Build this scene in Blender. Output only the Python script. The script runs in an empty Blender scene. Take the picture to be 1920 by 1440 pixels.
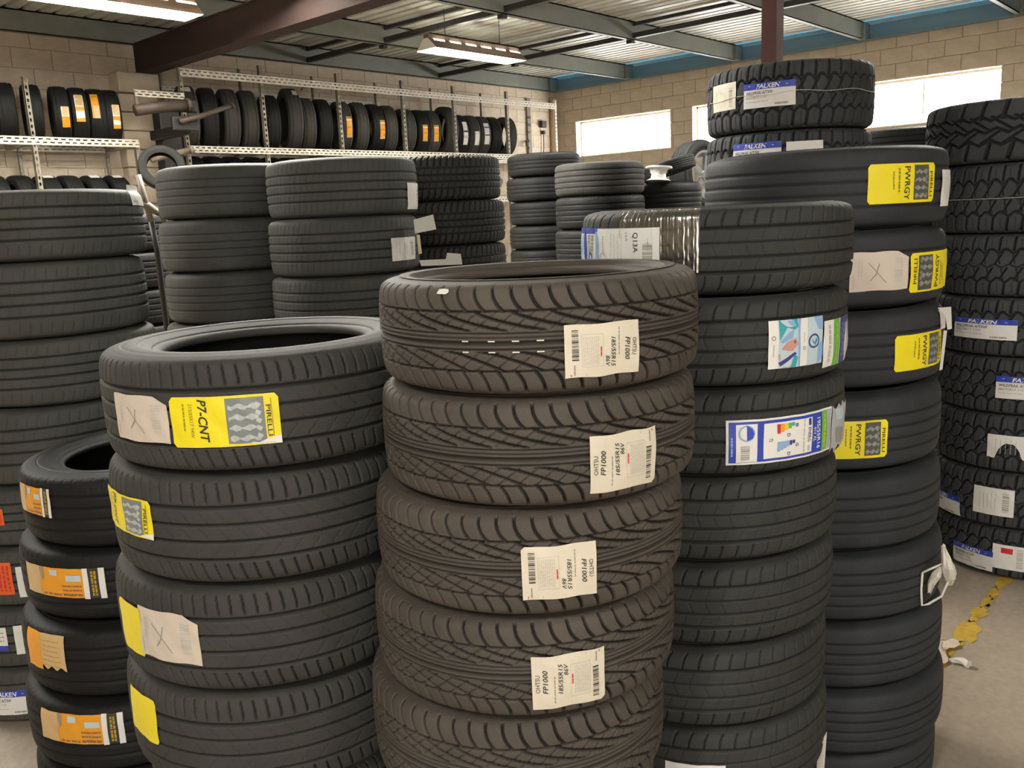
import bpy, math, random
import numpy as np
from mathutils import Vector, Matrix

random.seed(7); rng = np.random.default_rng(7)
scene = bpy.context.scene
COL = scene.collection
PI = math.pi

# ------------------------------------------------------------------ camera
cam_data = bpy.data.cameras.new('camera'); cam = bpy.data.objects.new('camera', cam_data); COL.objects.link(cam)
cam_data.sensor_fit = 'HORIZONTAL'; cam_data.sensor_width = 36.0
cam_data.lens = 36.0 * 1625.96 / 1920.0
cam_data.clip_start = 0.05; cam_data.clip_end = 100
rt = Vector((0.66608152, -0.74442376, -0.04656902)); dn = Vector((-0.17396789, -0.09433983, -0.980222)); fw = Vector((0.72530723, 0.66100927, -0.19234384))
mw = Matrix((rt, -dn, -fw)).transposed().to_4x4(); mw.translation = Vector((0, 0, 1.65))
cam.matrix_world = mw
scene.camera = cam

# ------------------------------------------------------------------ light and exposure
world = bpy.data.worlds.new('daylight'); scene.world = world; world.use_nodes = True
bg = world.node_tree.nodes['Background']; bg.inputs[0].default_value = (1.0, 0.985, 0.96, 1); bg.inputs[1].default_value = 14.0
scene.view_settings.view_transform = 'Standard'; scene.view_settings.look = 'None'
scene.view_settings.exposure = 0.75; scene.view_settings.gamma = 1.0; scene.view_settings.use_curve_mapping = False

def area(name, loc, target, sx, sy, watts, color=(1, 1, 1), spread=PI):
    l = bpy.data.lights.new(name, 'AREA'); l.shape = 'RECTANGLE'; l.size = sx; l.size_y = sy; l.energy = watts; l.color = color; l.spread = spread
    o = bpy.data.objects.new(name, l); COL.objects.link(o); o.location = loc
    o.rotation_euler = (Vector(target) - Vector(loc)).to_track_quat('-Z', 'Y').to_euler()
    return o
# daylight through the open roller door behind the photographer, and unseen fill lamps added to brighten the hall
area('door_daylight', (-3.6, -4.6, 2.0), (1.5, 1.2, 1.1), 4.2, 2.9, 142, (1.0, 0.945, 0.87))
for i, (lx, ly, wd, wu) in enumerate([(-1.5, 0.2, 46, 24), (1.6, -2.4, 30, 20), (3.0, 4.6, 150, 110), (0.2, 6.4, 130, 70), (7.2, 1.6, 120, 120), (5.9, 4.3, 25, 70)]):
    area('added_fill', (lx, ly, 3.45), (lx, ly, 0), 1.5, 0.3, wd, (1.0, 0.965, 0.89))
    area('added_fill_up', (lx, ly, 3.50), (lx, ly, 9), 1.5, 0.3, wu, (1.0, 0.965, 0.89))  # upward fill lamp added to brighten the roof deck
# portals that guide the sky light through the three wall windows
for y0, y1 in ((7.65, 9.55), (5.36, 7.26), (2.93, 4.83)):
    p_ = area('window_portal', (12.64, (y0 + y1) / 2, 2.86), (5, (y0 + y1) / 2, 2.86), y1 - y0, 0.62, 1)
    p_.data.cycles.is_portal = True

# ------------------------------------------------------------------ materials
MATS = {}
def mat(name, color, rough=0.6, metal=0.0, spec=0.5, noise=0.0, nscale=6.0, bump=0.0, bscale=60.0, color2=None, emit=None, estr=0.0):
    if name in MATS: return MATS[name]
    m = bpy.data.materials.new(name); m.use_nodes = True; nt = m.node_tree; b = nt.nodes['Principled BSDF']
    b.inputs['Base Color'].default_value = (*color, 1); b.inputs['Roughness'].default_value = rough
    b.inputs['Metallic'].default_value = metal; b.inputs['Specular IOR Level'].default_value = spec
    tc = nt.nodes.new('ShaderNodeTexCoord')
    if noise > 0 or color2:
        n = nt.nodes.new('ShaderNodeTexNoise'); n.inputs['Scale'].default_value = nscale; n.inputs['Detail'].default_value = 6; n.inputs['Roughness'].default_value = 0.65
        nt.links.new(tc.outputs['Object'], n.inputs['Vector'])
        r = nt.nodes.new('ShaderNodeValToRGB'); r.color_ramp.elements[0].position = 0.35; r.color_ramp.elements[1].position = 0.68
        c2 = color2 or tuple(c * (1 - noise) for c in color)
        r.color_ramp.elements[0].color = (*c2, 1); r.color_ramp.elements[1].color = (*color, 1)
        nt.links.new(n.outputs['Fac'], r.inputs['Fac']); nt.links.new(r.outputs['Color'], b.inputs['Base Color'])
    if bump > 0:
        n2 = nt.nodes.new('ShaderNodeTexNoise'); n2.inputs['Scale'].default_value = bscale; n2.inputs['Detail'].default_value = 4
        nt.links.new(tc.outputs['Object'], n2.inputs['Vector'])
        bp = nt.nodes.new('ShaderNodeBump'); bp.inputs['Strength'].default_value = bump; bp.inputs['Distance'].default_value = 0.01
        nt.links.new(n2.outputs['Fac'], bp.inputs['Height']); nt.links.new(bp.outputs['Normal'], b.inputs['Normal'])
    if emit:
        b.inputs['Emission Color'].default_value = (*emit, 1); b.inputs['Emission Strength'].default_value = estr
    MATS[name] = m; return m

def rubber(name, dusty, deep, rough=0.7, spec=0.3):
    """rubber: dusty outer face, groove shade painted in as a darker colour (attribute 'face')"""
    m = bpy.data.materials.new(name); m.use_nodes = True; nt = m.node_tree; b = nt.nodes['Principled BSDF']
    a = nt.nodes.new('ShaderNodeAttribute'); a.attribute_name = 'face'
    tc = nt.nodes.new('ShaderNodeTexCoord'); n = nt.nodes.new('ShaderNodeTexNoise'); n.inputs['Scale'].default_value = 5; n.inputs['Detail'].default_value = 7; n.inputs['Roughness'].default_value = 0.7
    oi = nt.nodes.new('ShaderNodeObjectInfo'); ad = nt.nodes.new('ShaderNodeVectorMath'); ad.operation = 'ADD'
    nt.links.new(tc.outputs['Object'], ad.inputs[0]); nt.links.new(oi.outputs['Random'], ad.inputs[1]); nt.links.new(ad.outputs[0], n.inputs['Vector'])
    mr = nt.nodes.new('ShaderNodeMapRange'); mr.inputs['From Min'].default_value = 0.25; mr.inputs['From Max'].default_value = 0.75; mr.inputs['To Min'].default_value = 0.72; mr.inputs['To Max'].default_value = 1.25
    nt.links.new(n.outputs['Fac'], mr.inputs['Value'])
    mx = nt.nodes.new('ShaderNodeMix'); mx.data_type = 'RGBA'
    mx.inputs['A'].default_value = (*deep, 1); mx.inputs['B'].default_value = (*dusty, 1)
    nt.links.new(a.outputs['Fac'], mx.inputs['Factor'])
    sc = nt.nodes.new('ShaderNodeVectorMath'); sc.operation = 'SCALE'
    nt.links.new(mx.outputs['Result'], sc.inputs[0]); nt.links.new(mr.outputs[0], sc.inputs['Scale'])
    nt.links.new(sc.outputs[0], b.inputs['Base Color'])
    n3 = nt.nodes.new('ShaderNodeTexNoise'); n3.inputs['Scale'].default_value = 350; n3.inputs['Detail'].default_value = 2
    nt.links.new(tc.outputs['Object'], n3.inputs['Vector'])
    bp = nt.nodes.new('ShaderNodeBump'); bp.inputs['Strength'].default_value = 0.25; bp.inputs['Distance'].default_value = 0.002
    nt.links.new(n3.outputs['Fac'], bp.inputs['Height']); nt.links.new(bp.outputs['Normal'], b.inputs['Normal'])
    b.inputs['Roughness'].default_value = rough; b.inputs['Specular IOR Level'].default_value = spec
    MATS[name] = m; return m

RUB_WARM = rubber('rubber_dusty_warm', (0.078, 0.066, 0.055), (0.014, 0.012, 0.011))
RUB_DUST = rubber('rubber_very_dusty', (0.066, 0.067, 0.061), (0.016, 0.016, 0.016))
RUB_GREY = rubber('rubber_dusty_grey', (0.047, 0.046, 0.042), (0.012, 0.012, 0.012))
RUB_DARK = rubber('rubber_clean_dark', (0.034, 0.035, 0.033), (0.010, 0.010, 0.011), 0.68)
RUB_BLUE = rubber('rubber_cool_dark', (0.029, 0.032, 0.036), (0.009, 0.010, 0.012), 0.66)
RUB_HAZE = rubber('rubber_painted_haze', (0.046, 0.051, 0.055), (0.014, 0.015, 0.018), 0.7)  # haze over the knobbly stacks painted in as lighter rubber
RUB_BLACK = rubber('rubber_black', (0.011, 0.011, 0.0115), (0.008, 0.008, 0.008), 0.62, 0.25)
STEEL_W = mat('perforated_rack_steel', (0.80, 0.76, 0.65), 0.5, 0.0, noise=0.22, nscale=9)
STEEL_POST = mat('rack_post_steel', (0.34, 0.31, 0.25), 0.5, 0.2, noise=0.5, nscale=7)
BROWN = mat('oxide_brown_paint', (0.035, 0.016, 0.014), 0.85, noise=0.3, nscale=3, bump=0.15)
BROWN2 = mat('column_brown_paint', (0.075, 0.035, 0.032), 0.9, spec=0.15, noise=0.25, nscale=4)
JOIST = mat('joist_grey_green', (0.21, 0.225, 0.195), 0.5, 0.1, noise=0.25, nscale=2)
DARKST = mat('dark_brace_steel', (0.045, 0.045, 0.043), 0.5, 0.2, noise=0.3)
DECK = mat('galvanised_deck', (0.62, 0.62, 0.55), 0.45, 0.05, noise=0.3, nscale=1.6)
EDGE = mat('blue_lit_eave_steel', (0.13, 0.22, 0.27), 0.45, 0.1)  # blue daylight on the eave beam painted into its base colour
BLOCK = mat('painted_block', (0.63, 0.53, 0.41), 0.85, noise=0.20, nscale=1.7, bump=0.35, bscale=45)
MORTAR = mat('mortar', (0.50, 0.43, 0.32), 0.9, noise=0.2, nscale=5)
RIMS = mat('wheel_metal', (0.55, 0.56, 0.58), 0.3, 0.9)
WHITEP = mat('white_enamel', (0.75, 0.74, 0.70), 0.4)
CREAM = mat('cream_paper', (0.72, 0.66, 0.54), 0.55, noise=0.10, nscale=20)
INKS = {
 'k': (0.03, 0.03, 0.03), 'g': (0.30, 0.28, 0.25), 'lg': (0.50, 0.48, 0.44), 'w': (0.78, 0.77, 0.74), 'cream': (0.70, 0.64, 0.52),
 'y': (0.84, 0.70, 0.015), 'yd': (0.30, 0.25, 0.01), 'photo': (0.20, 0.22, 0.21), 'photo2': (0.08, 0.085, 0.08), 'photo3': (0.48, 0.50, 0.50),
 'blue': (0.03, 0.06, 0.42), 'navy': (0.05, 0.05, 0.22), 'or': (0.80, 0.34, 0.02), 'tan': (0.62, 0.42, 0.20), 'gold': (0.45, 0.30, 0.02),
 'red': (0.60, 0.03, 0.03), 'rdor': (0.80, 0.13, 0.02), 'green': (0.15, 0.45, 0.06), 'lb': (0.25, 0.42, 0.68), 'teal': (0.04, 0.36, 0.42),
 'pink': (0.58, 0.30, 0.27), 'pale': (0.50, 0.62, 0.68), 'beige': (0.62, 0.54, 0.46), 'silver': (0.42, 0.44, 0.46), 'yel2': (0.8, 0.6, 0.05), 'brown': (0.25, 0.13, 0.08)}
def ink(k): return mat('print_' + k, INKS[k], 0.45, bump=0.22, bscale=28)

# ------------------------------------------------------------------ object helpers
def link(o, parent=None):
    COL.objects.link(o)
    if parent is not None: o.parent = parent
    return o
def mesh_from(name, verts, faces, mats, midx=None, smooth=False):
    me = bpy.data.meshes.new(name); me.from_pydata([tuple(v) for v in verts], [], faces)
    for m in mats: me.materials.append(m)
    if midx is not None: me.polygons.foreach_set('material_index', midx)
    if smooth: me.polygons.foreach_set('use_smooth', [True] * len(me.polygons))
    me.update(); return me
def obj(name, me, parent=None, loc=None, rot=None, label=None):
    o = bpy.data.objects.new(name, me); link(o, parent)
    if loc is not None: o.location = loc
    if rot is not None: o.rotation_euler = rot
    if label: o['label'] = label
    return o
def tag(o, label, cat, group=None):
    o['label'] = label; o['category'] = cat
    if group: o['group'] = group
    return o
def empty(name, loc, rot=(0, 0, 0)):
    o = bpy.data.objects.new(name, None); o.empty_display_size = 0.05; COL.objects.link(o); o.location = loc; o.rotation_euler = rot; return o
def struct(o): o['kind'] = 'structure'; return o

class MB:
    """collects boxes / tubes into one mesh"""
    def __init__(s): s.v = []; s.f = []; s.m = []
    def box(s, x0, x1, y0, y1, z0, z1, mi=0, bev=0.0):
        n = len(s.v)
        if bev <= 0:
            s.v += [(x, y, z) for z in (z0, z1) for y in (y0, y1) for x in (x0, x1)]
            fs = [(0, 2, 3, 1), (4, 5, 7, 6), (0, 1, 5, 4), (2, 6, 7, 3), (0, 4, 6, 2), (1, 3, 7, 5)]
        else:
            b = bev
            for z, i in ((z0, b), (z0 + b, 0), (z1 - b, 0), (z1, b)):
                s.v += [(x0 + b, y0 + i, z), (x1 - b, y0 + i, z), (x1 - i, y0 + b, z), (x1 - i, y1 - b, z), (x1 - b, y1 - i, z), (x0 + b, y1 - i, z), (x0 + i, y1 - b, z), (x0 + i, y0 + b, z)]
            fs = [tuple(range(7, -1, -1)), tuple(range(24, 32))]
            for k in range(3):
                for j in range(8): fs.append((k * 8 + j, k * 8 + (j + 1) % 8, k * 8 + 8 + (j + 1) % 8, k * 8 + 8 + j))
        s.f += [tuple(n + i for i in f) for f in fs]; s.m += [mi] * len(fs); return s
    def tube(s, pts, r, n=8, mi=0, cap=True):
        pts = [Vector(p) for p in pts]; base = len(s.v); k = len(pts)
        rr = r if isinstance(r, (list, tuple)) else [r] * k
        up = Vector((0, 0, 1)); t0 = (pts[1] - pts[0]).normalized()
        if abs(t0.dot(up)) > 0.9: up = Vector((1, 0, 0))
        a = t0.cross(up).normalized()
        for i, p in enumerate(pts):
            t = (pts[min(i + 1, k - 1)] - pts[max(i - 1, 0)]).normalized()
            a = (a - t * a.dot(t)).normalized(); b = t.cross(a)
            for j in range(n):
                q = 2 * PI * j / n; s.v.append(tuple(p + (a * math.cos(q) + b * math.sin(q)) * rr[i]))
        for i in range(k - 1):
            for j in range(n):
                s.f.append((base + i * n + j, base + i * n + (j + 1) % n, base + (i + 1) * n + (j + 1) % n, base + (i + 1) * n + j)); s.m.append(mi)
        if cap:
            s.f.append(tuple(base + j for j in reversed(range(n)))); s.m.append(mi)
            s.f.append(tuple(base + (k - 1) * n + j for j in range(n))); s.m.append(mi)
        return s
    def poly(s, pts, mi=0):
        n = len(s.v); s.v += [tuple(p) for p in pts]; s.f.append(tuple(range(n, n + len(pts)))); s.m.append(mi); return s
    def build(s, name, mats, parent=None, smooth=False, **k):
        if not isinstance(mats, (list, tuple)): mats = [mats]
        return obj(name, mesh_from(name, s.v, s.f, mats, s.m, smooth), parent, **k)
    def mesh(s, name, mats, smooth=False):
        return mesh_from(name, s.v, s.f, mats if isinstance(mats, (list, tuple)) else [mats], s.m, smooth)
# ------------------------------------------------------------------ the room
XW, YB = 12.43, 9.99          # inner faces of the window wall and the rack wall
ZT = 3.92                     # underside of the roof deck
# floor
fm = bpy.data.materials.new('concrete_floor'); fm.use_nodes = True
nt = fm.node_tree; b = nt.nodes['Principled BSDF']; tc = nt.nodes.new('ShaderNodeTexCoord')
n1 = nt.nodes.new('ShaderNodeTexNoise'); n1.inputs['Scale'].default_value = 1.6; n1.inputs['Detail'].default_value = 9; n1.inputs['Roughness'].default_value = 0.6
n2 = nt.nodes.new('ShaderNodeTexNoise'); n2.inputs['Scale'].default_value = 40; n2.inputs['Detail'].default_value = 5
rp = nt.nodes.new('ShaderNodeValToRGB'); rp.color_ramp.elements[0].position = 0.3; rp.color_ramp.elements[0].color = (0.24, 0.19, 0.145, 1)
rp.color_ramp.elements[1].position = 0.7; rp.color_ramp.elements[1].color = (0.44, 0.37, 0.29, 1)
mx = nt.nodes.new('ShaderNodeMix'); mx.data_type = 'FLOAT'; mx.inputs['Factor'].default_value = 0.3
nt.links.new(tc.outputs['Object'], n1.inputs['Vector']); nt.links.new(tc.outputs['Object'], n2.inputs['Vector'])
nt.links.new(n1.outputs['Fac'], mx.inputs['A']); nt.links.new(n2.outputs['Fac'], mx.inputs['B'])
nt.links.new(mx.outputs['Result'], rp.inputs['Fac']); nt.links.new(rp.outputs['Color'], b.inputs['Base Color'])
b.inputs['Roughness'].default_value = 0.5
bp = nt.nodes.new('ShaderNodeBump'); bp.inputs['Strength'].default_value = 0.15; bp.inputs['Distance'].default_value = 0.01
nt.links.new(n2.outputs['Fac'], bp.inputs['Height']); nt.links.new(bp.outputs['Normal'], b.inputs['Normal'])
struct(MB().box(-6, XW + 0.2, -6, YB + 0.2, -0.15, 0).build('floor', fm))

# rack wall with its blocks
wall_back = struct(MB().box(-6, XW + 0.2, YB + 0.012, YB + 0.2, 0, ZT + 0.035).build('wall_back', MORTAR))
wall_right = empty('wall_right', (0, 0, 0)); struct(wall_right)
blk = MB().box(-0.5, 0.5, -0.5, 0.5, -0.5, 0.5, bev=0.03).mesh('concrete_block', BLOCK)
def block(parent, cx, cy, cz, sx, sy, sz):
    o = obj('concrete_block', blk, parent, (cx, cy, cz)); o.scale = (sx, sy, sz)
J = 0.007
Z0 = 2.16
low = MB()
for r in range(11):
    off = 0.2 * (r % 2)
    for k in range(-16, 32):
        x0, x1 = k * 0.4 + off, k * 0.4 + 0.4 + off
        x1 = min(x1, XW)
        if x0 >= XW - 0.02 or x0 < -6: continue
        low.box(x0 + J / 2, x1 - J / 2, YB, YB + 0.02, 2.16 - 0.2 * (r + 1) + J / 2, 2.16 - 0.2 * r - J / 2)
lo = low.build('concrete_block', BLOCK, wall_back); lo['kind'] = 'stuff'
rows = [(Z0 + 0.2 * r, min(Z0 + 0.2 * r + 0.2, ZT)) for r in range(9)]
for r, (z0, z1) in enumerate(rows):
    off = 0.2 * (r % 2)
    for k in range(6, 32):
        x0, x1 = k * 0.4 + off, min(k * 0.4 + 0.4 + off, XW)
        if x1 - x0 < 0.05: continue
        dy = random.uniform(-0.001, 0.001)
        block(wall_back, (x0 + x1) / 2, YB + 0.01 + dy, (z0 + z1) / 2, x1 - x0 - J, 0.02, z1 - z0 - J)
# window wall: solid blocks around three openings
WIN = [(7.65, 9.55), (5.36, 7.26), (2.93, 4.83)]; WZ0, WZ1 = 2.56, 3.16
def clear(y0, y1, z0, z1):
    """pieces of [y0,y1] outside the openings for a course at z0..z1"""
    segs = [(y0, y1)]
    if z1 <= WZ0 + 0.01 or z0 >= WZ1 - 0.01: return segs
    for a, c in WIN:
        out = []
        for s0, s1 in segs:
            if s1 <= a or s0 >= c: out.append((s0, s1)); continue
            if s0 < a: out.append((s0, a))
            if s1 > c: out.append((c, s1))
        segs = out
    return segs
core = MB()
core.box(XW + 0.012, XW + 0.2, -6, YB, 0, WZ0); core.box(XW + 0.012, XW + 0.2, -6, YB, WZ1, ZT + 0.036)
ys = [-6] + sorted([c for w in WIN for c in w]) + [YB]
for i in range(0, len(ys), 2): core.box(XW + 0.012, XW + 0.2, ys[i], ys[i + 1], WZ0, WZ1)
core.build('wall_core', MORTAR, wall_right)
low = MB()
for r in range(11):
    for k in range(-15, 25):
        y0, y1 = k * 0.4 + 0.2 * (r % 2), min(k * 0.4 + 0.4 + 0.2 * (r % 2), YB)
        if y1 - y0 > 0.05: low.box(XW, XW + 0.02, y0 + J / 2, y1 - J / 2, 2.16 - 0.2 * (r + 1) + J / 2, 2.16 - 0.2 * r - J / 2)
lo = low.build('concrete_block', BLOCK, wall_right); lo['kind'] = 'stuff'
for r, (z0, z1) in enumerate(rows):
    for k in range(4, 25):
        y0, y1 = k * 0.4 + 0.2 * (r % 2), min(k * 0.4 + 0.4 + 0.2 * (r % 2), YB)
        for s0, s1 in clear(y0, y1, z0, z1):
            if s1 - s0 > 0.03: block(wall_right, XW + 0.01 + random.uniform(-0.001, 0.001), (s0 + s1) / 2, (z0 + z1) / 2, 0.02, s1 - s0 - J, z1 - z0 - J)
# windows
gl = bpy.data.materials.new('window_glass'); gl.use_nodes = True; nt = gl.node_tree; nt.nodes.remove(nt.nodes['Principled BSDF'])
tr = nt.nodes.new('ShaderNodeBsdfTransparent'); gg = nt.nodes.new('ShaderNodeBsdfGlossy'); gg.inputs['Roughness'].default_value = 0.05
ms = nt.nodes.new('ShaderNodeMixShader'); ms.inputs[0].default_value = 0.06
nt.links.new(tr.outputs[0], ms.inputs[1]); nt.links.new(gg.outputs[0], ms.inputs[2]); nt.links.new(ms.outputs[0], nt.nodes['Material Output'].inputs[0])
FRAME = mat('window_frame_paint', (0.6, 0.57, 0.5), 0.5)
for i, (a, c) in enumerate(WIN):
    w = struct(empty('window_%d' % (i + 1), (XW + 0.16, (a + c) / 2, (WZ0 + WZ1) / 2)))
    h, q = (c - a) / 2, (WZ1 - WZ0) / 2
    fr = MB()
    fr.box(-0.02, 0.02, -h, h, -q, -q + 0.03).box(-0.02, 0.02, -h, h, q - 0.03, q).box(-0.02, 0.02, -h, -h + 0.03, -q, q).box(-0.02, 0.02, h - 0.03, h, -q, q)
    fr.build('window_frame', FRAME, w)
    MB().box(-0.012, 0.012, -0.008, 0.008, -q + 0.03, q - 0.03).build('mullion', FRAME, w)
    for s in (-1, 1):
        y0, y1 = sorted((s * 0.02, s * (h - 0.03)))
        MB().box(-0.003, 0.003, y0, y1, -q + 0.03, q - 0.03).build('pane', gl, w)
    # painted reveals of the opening, block by block
    for k in range(3):
        for s in (-1, 1):
            y0, y1 = sorted((s * h, s * (h - 0.006)))
            MB().box(-0.155, -0.02, y0, y1, -q + 0.2 * k + 0.005, -q + 0.2 * k + 0.195).build('reveal_block', BLOCK, w)
    MB().box(-0.165, -0.02, -h, h, -q - 0.004, -q + 0.006).build('sill', BLOCK, w)
# remaining walls, out of frame behind the camera (solid, no door opening)
struct(MB().box(-6.2, -6, -6, YB, 0, ZT).build('wall_left', BLOCK))
struct(MB().box(-6, XW, -6.2, -6, 0, ZT).build('wall_front', BLOCK))
# pilaster and its concrete bearing pad under the brown beam
pil = tag(empty('pilaster', (4.82, YB, 0)), 'block pilaster with beige bearing pad under the brown roof beam', 'pillar')
for r in range(16):
    z0 = 0.2 * r - 0.04; z0 = max(0, z0); z1 = 0.2 * r + 0.16
    MB().box(-0.22, 0.22, -0.16, -0.005, z0 + 0.004, z1 - 0.004, bev=0.008).build('concrete_block', BLOCK, pil)
MB().box(-0.25, 0.22, -0.24, -0.002, 3.165, 3.375, bev=0.012).build('bearing_pad', mat('pale_concrete', (0.58, 0.50, 0.38), 0.8, noise=0.15), pil)

# ------------------------------------------------------------------ roof
ceiling = MB()
prof = []
p = 0.16; x = -6.0; h = 0.035
while x < XW - 0.30:
    for dx, dz in ((0, 0), (0.100, 0), (0.112, h), (0.148, h)): prof.append((x + dx, ZT + dz))
    x += p
xe = prof[-1][0]
for i in range(len(prof) - 1):
    (xa, za), (xb, zb) = prof[i], prof[i + 1]
    ceiling.poly([(xa, -6, za), (xa, YB + 0.2, za), (xb, YB + 0.2, zb), (xb, -6, zb)])
    ceiling.poly([(xa, -6, za + 0.06), (xb, -6, zb + 0.06), (xb, YB + 0.2, zb + 0.06), (xa, YB + 0.2, za + 0.06)])
ceil = struct(ceiling.build('ceiling', DECK))
# translucent blue sheet along the eave
tm = bpy.data.materials.new('translucent_blue_sheet'); tm.use_nodes = True; nt = tm.node_tree; nt.nodes.remove(nt.nodes['Principled BSDF'])
t = nt.nodes.new('ShaderNodeBsdfTranslucent'); t.inputs[0].default_value = (0.085, 0.150, 0.190, 1); nt.links.new(t.outputs[0], nt.nodes['Material Output'].inputs[0])
MB().box(xe - 0.06, XW + 0.2, -6, YB + 0.2, ZT + 0.037, ZT + 0.043).build('eave_sheet', tm, ceil, label='translucent light blue roof strip along the window wall')
JY = [9.90, 8.33, 6.40, 4.56, 2.72, 0.88, -0.96, -2.8, -4.64]
for y in JY:
    m = MB(); m.box(-6, XW - 0.02, y + 0.0, y + 0.012, 3.70, ZT - 0.001).box(-6, XW - 0.02, y, y + 0.075, 3.70, 3.708).box(-6, XW - 0.02, y, y + 0.075, 3.905, ZT - 0.001).box(-6, XW - 0.02, y + 0.065, y + 0.075, 3.70, 3.72)
    m.build('joist', JOIST, ceil)
    m = MB(); m.box(XW - 0.26, XW - 0.03, y - 0.03, y - 0.001, 3.70, 3.90).build('joist_end_plate', JOIST, ceil)
for x in (7.2, 9.57, 2.4, 0.0, -2.4):
    for i in range(len(JY) - 1):
        y1, y0 = JY[i], JY[i + 1] + 0.08
        m = MB().box(x - 0.03, x + 0.03, y0, y1 - 0.002, 3.715, 3.775); m.build('bridging_bar', DARKST, ceil)
        m = MB().box(x - 0.02, x + 0.02, y0, y1 - 0.002, 3.86, 3.90); m.build('bridging_bar', DARKST, ceil)
    for y in JY[1:]:
        MB().box(x - 0.035, x + 0.035, y + 0.012, y + 0.09, 3.66, 3.90).build('bracket', DARKST, ceil)
MB().box(XW - 0.07, XW - 0.005, -6, YB, 3.70, 3.89).box(XW - 0.13, XW - 0.005, -6, YB, 3.695, 3.707).build('eave_beam', EDGE, ceil)
# brown main beam and column
bm_ = tag(empty('steel_beam', (4.92, 2, 3.38)), 'deep dark brown steel roof beam running over the racks toward the camera', 'beam')
MB().box(-0.10, 0.10, -8, 7.85, 0, 0.016).box(-0.10, 0.10, -8, 7.85, 0.30, 0.315).build('flange', BROWN, bm_)
MB().box(-0.09, -0.075, -8, 7.85, 0.016, 0.30).box(0.075, 0.09, -8, 7.85, 0.016, 0.30).build('web', BROWN, bm_)
cl = tag(empty('steel_column', (4.92, 2.35, 0)), 'brown square steel column rising behind the tallest tire stack', 'column')
MB().box(-0.045, 0.045, -0.045, 0.045, 0.012, 3.37).build('shaft', BROWN2, cl)
MB().box(-0.11, 0.11, -0.11, 0.11, 0, 0.012).build('base_plate', BROWN2, cl)

# ------------------------------------------------------------------ lamps
EM = mat('lamp_tube_glow', (1, 1, 1), emit=(1.0, 0.96, 0.82), estr=65.0)
REFL = mat('reflector_white', (0.85, 0.84, 0.78), 0.35)
REFB = mat('reflector_back_brown', (0.20, 0.13, 0.09), 0.5, noise=0.3, nscale=12)
def lamp(x, y, z, L, label):
    f = tag(empty('ceiling_lamp', (x, y, z)), label, 'lamp', None)
    hl = L / 2
    m = MB()
    # wings: inner white, outer brown, each with slots near the ridge
    for s in (-1, 1):
        ridge, top, low_ = (s * 0.035, 0.115), (s * 0.055, 0.095), (s * 0.16, 0.0)
        def quad(x0, x1, a, c, mi, off): m.poly([(x0, a[0] + s * off, a[1] + off), (x1, a[0] + s * off, a[1] + off), (x1, c[0] + s * off, c[1] + off), (x0, c[0] + s * off, c[1] + off)], mi)
        for mi, off in ((0, 0.0), (1, 0.004)):
            quad(-hl, hl, top, low_, mi, off)
            n = 6; w = L / n
            for k in range(n): quad(-hl + k * w, -hl + k * w + w * 0.3, ridge, top, mi, off)
    m.build('reflector', [REFL, REFB], f)
    MB().box(-hl, hl, -0.04, 0.04, 0.115, 0.165, bev=0.006).build('channel', REFB, f)
    for s in (-1, 1):
        MB().tube([(-hl + 0.03, s * 0.045, 0.045), (hl - 0.03, s * 0.045, 0.045)], 0.019, 10).build('tube', EM, f)
        e = MB(); e.poly([(s * hl, -0.155, 0.004), (s * hl, 0.155, 0.004), (s * hl, 0.036, 0.12), (s * hl, -0.036, 0.12)]); e.build('end_plate', REFL, f)
    for s in (-0.6, 0.6):
        MB().tube([(s * hl, 0, 0.165), (s * hl, 0, ZT - z - 0.01)], 0.004, 6).build('hanger_rod', DARKST, f)
lamp(7.63, 7.30, 3.45, 1.5, 'lit fluorescent lamp with brown slotted reflector hanging right of the brown beam')
lamp(3.42, 7.36, 3.45, 1.56, 'bright fluorescent lamp above the left rack, left of the brown beam')
lamp(4.05, 6.50, 3.58, 1.3, 'fluorescent lamp cut off by the top picture edge beside the brown beam')
# ------------------------------------------------------------------ tires
def catmull(P, n):
    P = np.array(P, float); Q = np.vstack([2 * P[0] - P[1], P, 2 * P[-1] - P[-2]]); out = []
    for i in range(1, len(Q) - 2):
        a, b, c, d = Q[i - 1], Q[i], Q[i + 1], Q[i + 2]
        for t in np.linspace(0, 1, n, endpoint=False):
            out.append(0.5 * ((2 * b) + (-a + c) * t + (2 * a - 5 * b + 4 * c - d) * t * t + (-a + 3 * b - 3 * c + d) * t ** 3))
    out.append(P[-1]); return np.array(out)
def half_profile(R, w, rr, sq=1.0):
    sh = 0.0105 / sq
    tread = [(R, 0), (R - 0.0006, .15 * w), (R - 0.0022, .30 * w), (R - sh * 0.6, .405 * w), (R - sh * 1.5, .455 * w), (R - sh * 3.1, .483 * w)]
    mid = (R + rr) / 2
    side = [(R - sh * 3.1, .483 * w), (R - sh * 3.1 - 0.010, .491 * w), (R - sh * 3.1 - 0.013, .488 * w), (mid + 0.004, .498 * w), (mid - 0.012, .496 * w), (mid - 0.016, .488 * w),
            (rr + 0.024, .455 * w), (rr + 0.019, .440 * w), (rr + 0.010, .432 * w), (rr + 0.002, .410 * w), (rr, .385 * w), (rr + 0.003, .350 * w), (rr + 0.014, .345 * w),
            (rr + 0.03, .385 * w), (mid, .43 * w), (R - 0.045, .40 * w), (R - 0.020, .30 * w), (R - 0.014, .12 * w), (R - 0.013, 0)]
    return tread, side
def smooth(x): x = np.clip(x, 0, 1); return x * x * (3 - 2 * x)
def line(d, wd): return smooth(1.25 - np.abs(d) / (wd / 2) * 0.75) if False else smooth(1.6 - np.abs(d) / (wd / 2))
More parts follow.
